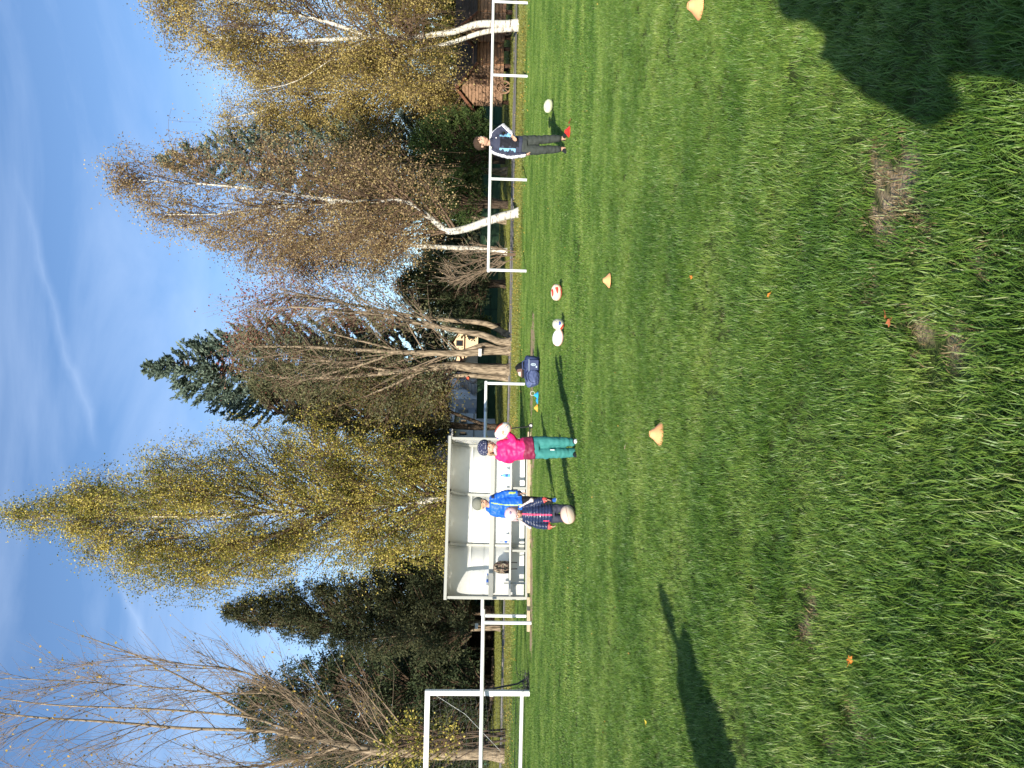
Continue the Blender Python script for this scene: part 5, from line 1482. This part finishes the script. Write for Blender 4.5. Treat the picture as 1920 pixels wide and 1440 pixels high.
# ---------- boy in the navy tracksuit
J = Px((1062, 268))
root = empty('person', J.g); tag(root, 'boy in navy tracksuit with white sleeve stripes, hand on hip, red cone at his feet', 'person')
neck, hip = J(923, 266), J(982, 273)
c = J(903, 267); hs = .125
m = MB()
f, r, u, Mx = head(m, c, hs, (.50, -.85, .10))
m.loft([(J(912, 268), .05, .05), (J(922, 267), .050, .050), (J(930, 268), .06, .055)], 12)
sR, eR, wR = J(927, 253), J(944, 238, -.02), J(959, 251, -.12)
sL, eL, wL = J(927, 283), J(955, 292, .0), J(983, 290, -.05)
m.loft([(J(926, 268), .12, .075), (J(935, 268), .145, .09), (J(955, 270), .125, .085), (J(972, 272), .125, .09), (J(982, 273), .13, .09)], 18)
limb(m, [sR, eR, wR], [.045, .035, .024]); limb(m, [sL, eL, wL], [.045, .035, .024])
hR, kR, aR = J(982, 265), J(1015, 262, -.02), J(1056, 259)
hL, kL, aL = J(982, 281), J(1015, 281, -.03), J(1056, 279)
limb(m, [hR, kR, aR], [.075, .052, .034]); limb(m, [hL, kL, aL], [.075, .052, .034])
hand(m, wR, Vector((-.9, -.25, -.45)), 1.15, .6, 1, (0, .3, -.9)); hand(m, wL, J(990, 290) - wL, 1.25, .55, -1, (.9, -.1, 0))
for a_ in (aR, aL): m.ball(a_ - Vector((0,0,.03)), (.032,.045,.04), 10)
link('body', remesh(m, .007, 3, 0, mats=[M_skin], name='body'), root)
face_bits(root, c, hs, f, r, u, Mx)
m = MB(); m.ball(c + u*hs*.26 - f*hs*.13, (hs*.86, hs*.93, hs*.86), 20, M=Mx); m.ball(c + u*hs*.55 + f*hs*.35, (hs*.68, hs*.45, hs*.38), 14, M=Mx)
m.ball(c - u*hs*.15 - f*hs*.45, (hs*.72, hs*.55, hs*.55), 14, M=Mx)
link('hair', remesh(m, .009, 2, .014, 26, [M_browh], 'hair'), root)
M_trk = mat('navy_tracksuit', (0.040, 0.045, 0.075), .75, .25, bump=.15, bscale=30); M_trkb = mat('black_tracksuit_print', (.012,.013,.02), .8)
M_str = mat('white_stripe', (.74,.72,.72), .7); M_sky = mat('light_blue_panel', (.22,.48,.66), .7)
m = MB()
m.loft([(J(924, 268), .075, .065), (J(928, 268), .15, .088), (J(937, 268), .172, .112), (J(955, 270), .152, .108), (J(970, 272), .150, .110), (J(979, 273), .152, .112)], 22)
limb(m, [sR, eR, wR], [.068, .058, .042]); limb(m, [sL, eL, wL], [.068, .057, .043])
m.tube([J(921, 267) + Vector((.055*math.cos(a), .055*math.sin(a), 0)) for a in [2*math.pi*k/12 for k in range(13)]], .02, 8)
jk = remesh(m, .009, 3, .014, 8, [M_trk, M_trkb, M_str, M_sky], 'jacket')
def dist_line(c, a, b):
    a, b = np.array(a), np.array(b); ab = b - a; t_ = np.clip(((c - a) @ ab) / (ab @ ab), 0, 1); q = a + t_[:,None]*ab; return c - q, t_
def navy(c_):
    mi = np.zeros(len(c_), int)
    zt, zb = J(934, 268).z, J(972, 272).z
    wob = .02*np.sin(c_[:,2]*45) + .012*np.sin(c_[:,2]*110)
    mid = (c_[:,1] < -.03) & (np.abs(c_[:,0] - J(955,270).x + .0) < .085 + wob) & (c_[:,2] < zt - .03) & (c_[:,2] > zb)
    mi[mid] = 1
    sp_ = (c_[:,1] < -.01) & (np.abs(np.abs(c_[:,0] - J(955,270).x) - .112 - wob*.4) < .017 + .4*wob) & (c_[:,2] < zt - .02) & (c_[:,2] > zb + .05)
    mi[sp_] = 3
    for s_, e_, w_, outd in ((sR, eR, wR, (.75, -.45, .55)), (sL, eL, wL, (-.8, -.6, .1))):
        for a, b in ((s_, e_), (e_, w_)):
            v, t_ = dist_line(c_, a, b); dd = np.linalg.norm(v, axis=1); ax_ = np.array((b - a).normalized())
            od = np.array(outd, float); od -= ax_ * od.dot(ax_); od /= np.linalg.norm(od); sd_ = np.cross(ax_, od)
            y_ = v @ od; x_ = v @ sd_
            on = (dd < .085) & (y_ > .02) & ((np.abs(x_) < .006) | (np.abs(np.abs(x_) - .021) < .007)) & (np.abs(c_[:,0] - J(955,270).x) > .10)
            mi[on] = 2
    return mi
paint(jk, navy); link('jacket', jk, root)
m = MB(); m.ball(J(930, 262, 0) + Vector((0, -.112, 0)), (.012, .005, .012), 8); m.build('chest_badge', M_str, root)
m = MB(); m.loft([(J(974, 273), .140, .102), (J(980, 273), .150, .112), (J(988, 273), .15, .11)], 20)
limb(m, [hR, kR, kR.lerp(aR, .80)], [.092, .072, .058]); limb(m, [hL, kL, kL.lerp(aL, .80)], [.092, .072, .058])
link('trousers', remesh(m, .010, 3, .016, 7, [mat('dark_grey_trousers', (.045,.052,.046), .75, .2)], 'trousers', 2), root)
for a_, tx in ((aR, .05), (aL, -.10)):
    m = MB(); shoe(m, (a_.x, a_.y + .05, 0), (a_.x + tx, a_.y - .17, 0), .042, .07); link('shoe', remesh(m, .008, 2, 0, mats=[mat('black_boot', (.02,.02,.022), .45, .4)], name='shoe'), root)

# ---------- girl in pink
J = Px((1081, 834))
root = empty('person', J.g); tag(root, 'girl in bright pink jacket and teal trousers holding a rugby ball beside her face', 'person')
c = J(915, 839); hs = .125
m = MB(); f, r, u, Mx = head(m, c, hs, (.42, -.88, -.10))
m.loft([(J(925, 841), .045, .045), (J(932, 843), .048, .048), (J(938, 843), .055, .05)], 12)
sR, eR, wR = J(938, 834), J(966, 828, -.06), J(953, 813, -.14)
sL, eL, wL = J(938, 855), J(954, 861, .05), J(975, 850, .13)
m.loft([(J(936, 844), .11, .075), (J(946, 845), .13, .085), (J(965, 842), .115, .08), (J(985, 840), .12, .085), (J(1000, 839), .125, .09)], 18)
limb(m, [sR, eR, wR], [.042, .034, .023]); limb(m, [sL, eL, wL], [.042, .034, .023])
hR, kR, aR = J(1002, 830), J(1038, 828, -.03), J(1073, 829, 0)
hL, kL, aL = J(1002, 848), J(1040, 849, -.02), J(1075, 849, .02)
limb(m, [hR, kR, aR], [.07, .05, .033]); limb(m, [hL, kL, aL], [.07, .05, .033])
hand(m, wR, BALL_HELD - J.g - wR + Vector((-.02, -.10, .0)), .95, .35, 1, (.25, .9, .15)); hand(m, wL, Vector((.2,.1,-1)), .9, .5, 1)
link('body', remesh(m, .007, 3, 0, mats=[M_skin], name='body'), root); face_bits(root, c, hs, f, r, u, Mx)
M_hat = mat('navy_spotted_knit', (.035,.040,.085), .85, .15)
t = M_hat.node_tree; vo = N(t, 'ShaderNodeTexVoronoi'); vo.inputs['Scale'].default_value = 42; vo.inputs['Randomness'].default_value = .1
tcn = N(t, 'ShaderNodeTexCoord'); t.links.new(tcn.outputs['Object'], vo.inputs['Vector']); rp = N(t, 'ShaderNodeValToRGB'); rp.color_ramp.interpolation = 'CONSTANT'
rp.color_ramp.elements[0].color = (.5,.5,.55,1); rp.color_ramp.elements[1].position = .27; rp.color_ramp.elements[1].color = (.035,.04,.085,1)
t.links.new(vo.outputs['Distance'], rp.inputs['Fac']); t.links.new(rp.outputs[0], t.nodes['Principled BSDF'].inputs['Base Color'])
m = MB(); m.ball(c + u*hs*.42 - f*hs*.10, (hs*.93, hs*1.0, hs*.78), 20, M=Mx); m.ball(c + u*hs*.28 + f*hs*.82, (hs*.45, hs*.35, hs*.09), 12, M=Mx)
link('cap', remesh(m, .009, 2, 0, mats=[M_hat], name='cap'), root)
m = MB(); m.ball(c - u*hs*.35 - f*hs*.55 - r*hs*.1, (hs*.66, hs*.42, hs*.7), 14, M=Mx); m.tube([c - u*hs*.3 - r*hs*.78, c - u*hs*.8 - r*hs*.82, c - u*hs*1.25 - r*hs*.85], [.02, .018, .01], 8)
link('hair', remesh(m, .009, 2, .012, 26, [M_blondh], 'hair'), root)
m = MB(); m.tube([J(929, 843) + Vector((.062*math.cos(a), .06*math.sin(a) - .01, .01*math.sin(3*a))) for a in [2*math.pi*k/14 for k in range(15)]], .024, 8)
link('scarf', remesh(m, .008, 2, .008, 20, [mat('grey_pink_scarf', (.5,.38,.42), .9, var=.5, vscale=50)], 'scarf'), root)
M_pink = mat('bright_pink_shell', (.80, .018, .16), .5, .35, bump=.15, bscale=18); M_wine = mat('wine_red_hem', (.20, .018, .055), .55)
m = MB()
m.loft([(J(932, 843), .075, .065), (J(937, 844), .135, .09), (J(947, 845), .165, .115), (J(965, 843), .150, .112), (J(985, 841), .155, .118), (J(1001, 839), .165, .125)], 22)
limb(m, [sR, eR, wR], [.068, .06, .04]); limb(m, [sL, eL, wL], [.07, .066, .05])
m.loft([(J(932, 848, .05), .06, .05), (J(938, 850, .09), .09, .045), (J(948, 850, .11), .06, .03)], 12)
jk = remesh(m, .010, 3, .018, 8, [M_pink, M_wine], 'jacket', 7)
zh = J(982, 840).z; bx_ = J(985, 841).x
paint(jk, lambda c_: np.where((c_[:,2] < zh + .01*np.sin(c_[:,0]*30)) & (np.abs(c_[:,0]-bx_) < .22), 1, 0)); link('jacket', jk, root)
M_teal = mat('teal_trousers', (.045, .215, .20), .7, .2)
m = MB(); m.loft([(J(996, 839), .13, .1), (J(1002, 839), .145, .112), (J(1010, 839), .145, .11)], 20)
limb(m, [hR, kR, aR], [.088, .068, .058]); limb(m, [hL, kL, aL], [.09, .072, .066])
link('trousers', remesh(m, .010, 3, .016, 7, [M_teal], 'trousers', 9), root)
m = MB(); m.box(kL + Vector((.045, -.062, .04)), (.012, .01, .06)); m.build('leg_print', M_str, root)
for a_, tx, cw in ((aR, .03, True), (aL, -.03, False)):
    m = MB(); shoe(m, (a_.x, a_.y + .05, 0), (a_.x + tx, a_.y - .17, 0), .04, .068); s_ = link('shoe', remesh(m, .008, 2, 0, mats=[M_black, M_str], name='shoe'), root)
    ty = a_.y - .10; paint(s_.data, lambda c_: np.where(c_[:,1] < ty, 1, 0) if cw else np.zeros(len(c_), int))

# ---------- boy in the blue jacket
J = Px((1042, 944))
root = empty('person', J.g); tag(root, 'boy in blue jacket with lime zip and grey beanie walking behind the small child', 'person')
c = J(903, 944); hs = .12
m = MB(); f, r, u, Mx = head(m, c, hs, (.62, -.74, -.25))
m.loft([(J(912, 946), .045, .045), (J(918, 947), .048, .048), (J(924, 947), .055, .05)], 12)
sR, eR, wR = J(925, 934), J(948, 925, -.02), J(974, 925, -.05)
sL, eL, wL = J(925, 960), J(948, 965, .02), J(972, 960, .02)
m.loft([(J(923, 947), .11, .075), (J(932, 947), .13, .085), (J(955, 945), .11, .08), (J(975, 944), .12, .09)], 18)
limb(m, [sR, eR, wR], [.042, .034, .023]); limb(m, [sL, eL, wL], [.042, .034, .023])
hR, kR, aR = J(976, 939), J(1004, 938, -.06), J(1034, 939, -.03)
hL, kL, aL = J(976, 951), J(1004, 952, -.01), J(1030, 956, .22)
limb(m, [hR, kR, aR], [.07, .05, .033]); limb(m, [hL, kL, aL], [.07, .05, .033])
hand(m, wR, Vector((.15,-.15,-1)), .95, .5, 1, (-.9,-.1,0)); hand(m, wL, Vector((0,-.1,-1)), .95, .5, -1, (.9,-.1,0))
link('body', remesh(m, .007, 3, 0, mats=[M_skin], name='body'), root); face_bits(root, c, hs, f, r, u, Mx)
M_bean = mat('grey_green_beanie', (.20,.20,.165), .9, .1, bump=.3, bscale=50); M_lime = mat('lime_trim', (.45,.62,.12), .6)
m = MB(); m.ball(c + u*hs*.48 - f*hs*.18, (hs*.95, hs*1.02, hs*.90), 20, M=Mx)
hb = remesh(m, .009, 2, .006, 12, [M_bean, M_lime, M_blackf], 'beanie')
def bean(c_):
    q = (c_ - np.array(c + u*hs*.30)) @ np.array(u); return np.where(q < -hs*.28, 2, np.where((q < -hs*.16), 1, 0))
paint(hb, bean); link('beanie', hb, root)
M_blue = mat('royal_blue_shell', (.012, .115, .56), .5, .35, bump=.15, bscale=16); M_nvy = mat('navy_shoulder', (.012,.02,.06), .6)
m = MB()
m.loft([(J(917, 947), .075, .065), (J(924, 947), .135, .09), (J(934, 947), .160, .112), (J(955, 945), .145, .11), (J(979, 943), .15, .115)], 22)
limb(m, [sR, eR, wR], [.066, .06, .046]); limb(m, [sL, eL, wL], [.07, .064, .05])
m.loft([(J(915, 950, .03), .075, .06), (J(921, 953, .07), .10, .05), (J(930, 953, .10), .06, .03)], 14)
jk = remesh(m, .010, 3, .018, 8, [M_blue, M_lime, M_nvy], 'jacket', 13)
def bj(c_):
    mi = np.zeros(len(c_), int); zx = J(945, 943).x
    mi[(c_[:,1] < -.05) & (np.abs(c_[:,0] - zx - .02*np.sin(c_[:,2]*6)) < .009) & (c_[:,2] < J(920,943).z)] = 1
    mi[(np.abs(c_[:,2] - J(924,930).z) < .028) & (c_[:,0] > zx + .08)] = 2
    v, t_ = dist_line(c_, eR, wR); mi[(v[:,0] > .0) & (v[:,1] < -.02) & (np.abs(v[:,0]) < .03) & (t_ > .25) & (t_ < .75) & (np.linalg.norm(v,axis=1) < .08)] = 1
    mi[(np.linalg.norm(c_ - np.array(wR), axis=1) < .055)] = 2
    return mi
paint(jk, bj); link('jacket', jk, root)
m = MB(); m.loft([(J(972, 944), .12, .095), (J(980, 944), .13, .105), (J(986, 944), .13, .1)], 20)
limb(m, [hR, kR, aR], [.085, .064, .05]); limb(m, [hL, kL, aL], [.085, .064, .05])
link('trousers', remesh(m, .010, 3, .012, 7, [M_blackf], 'trousers', 3), root)
M_bshoe = mat('blue_shoe', (.03,.12,.45), .5); M_wsole = mat('white_sole', (.75,.75,.72), .6)
for a_, tx, ty in ((aR, .05, -.17), (aL, .0, -.15)):
    m = MB(); shoe(m, (a_.x, a_.y + .04, 0), (a_.x + tx, a_.y + ty, 0), .04, .068); s_ = link('shoe', remesh(m, .008, 2, 0, mats=[M_bshoe], name='shoe'), root)
    m = MB(); soleof(m, (a_.x, a_.y + .045, 0), (a_.x + tx, a_.y + ty - .01, 0), .044); link('sole', remesh(m, .008, 1, 0, mats=[M_wsole], name='sole'), s_)

# ---------- small child in the quilted jacket
J = Px((1077, 963))
root = empty('person', J.g); tag(root, 'small child in quilted navy jacket with pink zip and pale pink hat, ball at feet', 'person')
c = J(965, 963, -.03); hs = .105
m = MB(); f, r, u, Mx = head(m, c, hs, (.12, -.86, -.50))
m.loft([(J(975, 963), .042, .042), (J(982, 962), .045, .045)], 12)
sR, eR, wR = J(987, 949), J(1004, 942, -.03), J(1021, 937, -.08)
sL, eL, wL = J(987, 975), J(1008, 984, -.01), J(1030, 987, -.04)
m.loft([(J(983, 962), .09, .065), (J(995, 962), .105, .08), (J(1015, 962), .10, .08), (J(1033, 962), .105, .08)], 18)
limb(m, [sR, eR, wR], [.036, .03, .02]); limb(m, [sL, eL, wL], [.036, .03, .02])
hR, kR, aR = J(1034, 954), J(1050, 953, -.03), J(1069, 953, 0)
hL, kL, aL = J(1034, 971), J(1050, 972, -.03), J(1069, 972, 0)
limb(m, [hR, kR, aR], [.06, .042, .03]); limb(m, [hL, kL, aL], [.06, .042, .03])
hand(m, wR, Vector((.1,-.3,-1)), .78, .6, 1, (-.9,-.1,0)); hand(m, wL, Vector((0,-.2,-1)), .78, .6, -1, (.9,-.1,0))
link('body', remesh(m, .007, 3, 0, mats=[M_skin], name='body'), root); face_bits(root, c, hs, f, r, u, Mx)
M_ph = mat('pale_pink_fleece', (.66,.46,.47), .9, .1, bump=.3, bscale=40)
m = MB(); m.ball(c + u*hs*.34 - f*hs*.16, (hs*1.0, hs*1.04, hs*.98), 20, M=Mx)
for sg in (-1, 1):
    m.ball(c - u*hs*.25 + r*sg*hs*.86 - f*hs*.1, (hs*.16, hs*.4, hs*.5), 10, M=Mx)
link('hat', remesh(m, .009, 2, .005, 14, [M_ph], 'hat'), root)
m = MB(); m.ball(c + u*hs*1.0 + f*hs*.55 + r*hs*.1, (hs*.22, hs*.15, hs*.18), 10, M=Mx); m.build('hat_badge', mat('mauve_badge', (.25,.2,.33), .8), root, smooth=True)
m = MB(); m.tube([J(974, 951, -.06), J(984, 945, -.13), J(993, 940, -.16)], [.012, .014, .02], 8); m.ball(J(997, 937.5, -.16), .034, 10)
m.tube([J(974, 975, .0), J(984, 982, -.04), J(992, 988, -.05)], [.012, .014, .018], 8); m.ball(J(994, 989, -.05), .024, 10)
link('hat_cord', remesh(m, .007, 2, .004, 30, [mat('pale_wool', (.62,.52,.50), .9)], 'hat_cord'), root)
M_puff = mat('navy_quilted_nylon', (.018, .028, .075), .32, .5); M_coral = mat('coral_trim', (.80, .10, .09), .6); M_pz = mat('pink_zip', (.75,.06,.16), .5)
m = MB()
m.loft([(J(979, 962), .06, .055), (J(984, 962), .11, .08), (J(995, 962), .135, .105), (J(1015, 962), .128, .105), (J(1034, 962), .135, .11)], 24)
limb(m, [sR, eR, wR], [.056, .052, .04]); limb(m, [sL, eL, wL], [.056, .052, .042])
jk = remesh(m, .0075, 3, .008, 14, [M_puff, M_coral, M_pz], 'jacket', 21)
nv = len(jk.vertices); co = np.empty(nv*3, np.float32); jk.vertices.foreach_get('co', co); co = co.reshape(-1,3); no = np.empty(nv*3, np.float32); jk.vertex_normals.foreach_get('vector', no); no = no.reshape(-1,3)
co = co + no * (.009*np.abs(np.sin(co[:,2]*math.pi/.042)) - .004)[:,None]; jk.vertices.foreach_set('co', co.astype(np.float32).ravel()); jk.update()
def pj(c_):
    mi = np.zeros(len(c_), int); zx = J(1000, 963).x
    mi[(c_[:,1] < -.06) & (np.abs(c_[:,0] - zx) < .010)] = 2
    mi[(c_[:,1] < -.04) & (np.abs(c_[:,0] - zx + .09) < .008) & (c_[:,2] < J(1018,963).z) & (c_[:,2] > J(1029,963).z)] = 2
    for w_, e_ in ((wR, eR), (wL, eL)):
        v, t_ = dist_line(c_, e_, w_ + (w_ - e_)*.3); mi[(t_ > .70) & (np.linalg.norm(v, axis=1) < .06)] = 1
    return mi
paint(jk, pj); link('jacket', jk, root)
m = MB(); m.loft([(J(1029, 962), .105, .085), (J(1036, 962), .115, .09), (J(1040, 962), .115, .09)], 20)
limb(m, [hR, kR, aR], [.072, .058, .048]); limb(m, [hL, kL, aL], [.072, .058, .048])
link('trousers', remesh(m, .009, 3, .014, 8, [mat('dark_grey_blue_trousers', (.035,.038,.06), .7)], 'trousers', 5), root)
for a_ in (aR, aL):
    m = MB(); shoe(m, (a_.x, a_.y + .04, 0), (a_.x, a_.y - .12, 0), .036, .06); link('shoe', remesh(m, .008, 2, 0, mats=[M_black], name='shoe'), root)

# ---------- the two adults outside the frame whose shadows fall on the grass
def adult(label, loc, face, h=1.75, pose='stand'):
    root = empty('person', loc, math.atan2(face[1], face[0]) + math.pi/2); tag(root, label, 'person')
    k = h / 1.75; V = lambda x, y, z: Vector((x*k, y*k, z*k))
    m = MB(); c = V(0, -.02, 1.62); f, r, u, Mx = head(m, c, .125*k, (0, -1, 0))
    m.loft([(V(0,0,1.54), .055, .055), (V(0,0,1.46), .06, .06)], 12)
    if pose == 'stand': arms = [(V(s*.19,0,1.40), V(s*.25,.0,1.12), V(s*.26,-.05,.88)) for s in (-1, 1)]
    else: arms = [(V(s*.20,0,1.42), V(s*.33,-.06,1.19), V(s*.15,-.22,1.34)) for s in (-1, 1)]
    m.loft([(V(0,0,1.45), .14, .09), (V(0,0,1.3), .17, .11), (V(0,0,1.1), .15, .10), (V(0,0,.92), .16, .11)], 18)
    for i, a_ in enumerate(arms):
        limb(m, list(a_), [.05, .04, .028]); hand(m, a_[2], (0,-.2,-1) if pose == 'stand' else (0, -.2, 1), 1, .4, 1 if i else -1, (0,-1,0) if pose == 'stand' else (0,0,1))
    legs = [(V(s*.09,0,.9), V(s*.10,-.02,.5), V(s*.10,0,.09)) for s in (-1, 1)]
    for l in legs: limb(m, list(l), [.085, .06, .04])
    link('body', remesh(m, .012, 3, 0, mats=[M_skin], name='body'), root)
    face_bits(root, c, .125*k, f, r, u, Mx)
    m = MB(); m.ball(c + u*.03 - f*.02, (.112*k, .122*k, .115*k), 16, M=Mx); link('hair', remesh(m, .012, 2, .008, 20, [M_browh], 'hair'), root)
    m = MB(); q_ = 1.0 if pose == 'stand' else 1.22
    m.loft([(V(0,0,1.60 if q_ > 1 else 1.47), .115 if q_ > 1 else .10, .10), (V(0,0,1.45), .19*q_, .12), (V(0,0,1.25), .23*q_, .14), (V(0,0,1.05), .23*q_, .14), (V(0,0,.75), .26*q_, .16)], 20)
    for a_ in arms: limb(m, list(a_), [.085, .075, .05] if pose == 'stand' else [.12, .085, .06])
    link('coat', remesh(m, .014, 3, .015, 7, [M_navy], 'coat'), root)
    m = MB()
    for l in legs: limb(m, list(l), [.115, .09, .075])
    m.loft([(V(0,0,.98), .17, .12), (V(0,0,.86), .19, .13)], 18)
    link('trousers', remesh(m, .014, 3, .012, 7, [M_blackf], 'trousers'), root)
    for l in legs:
        m = MB(); shoe(m, (l[2].x, l[2].y + .06, 0), (l[2].x, l[2].y - .18, 0), .048, .08); link('shoe', remesh(m, .012, 2, 0, mats=[M_black], name='shoe'), root)
    return root
tip = G(1240, 1095); sh_len = 1.72 / math.tan(SUN_E)
adult('adult in a navy coat standing outside the left edge, whose shadow reaches the near grass', (tip.x - sh_len*math.sin(SUN_A), tip.y - sh_len*math.cos(SUN_A), 0), (.3, 1), 1.72)
adult('adult photographer in a navy coat standing at the viewpoint, seen only as a shadow', (0.056, -0.30, 0), (.0, 1), 1.84, 'photo')
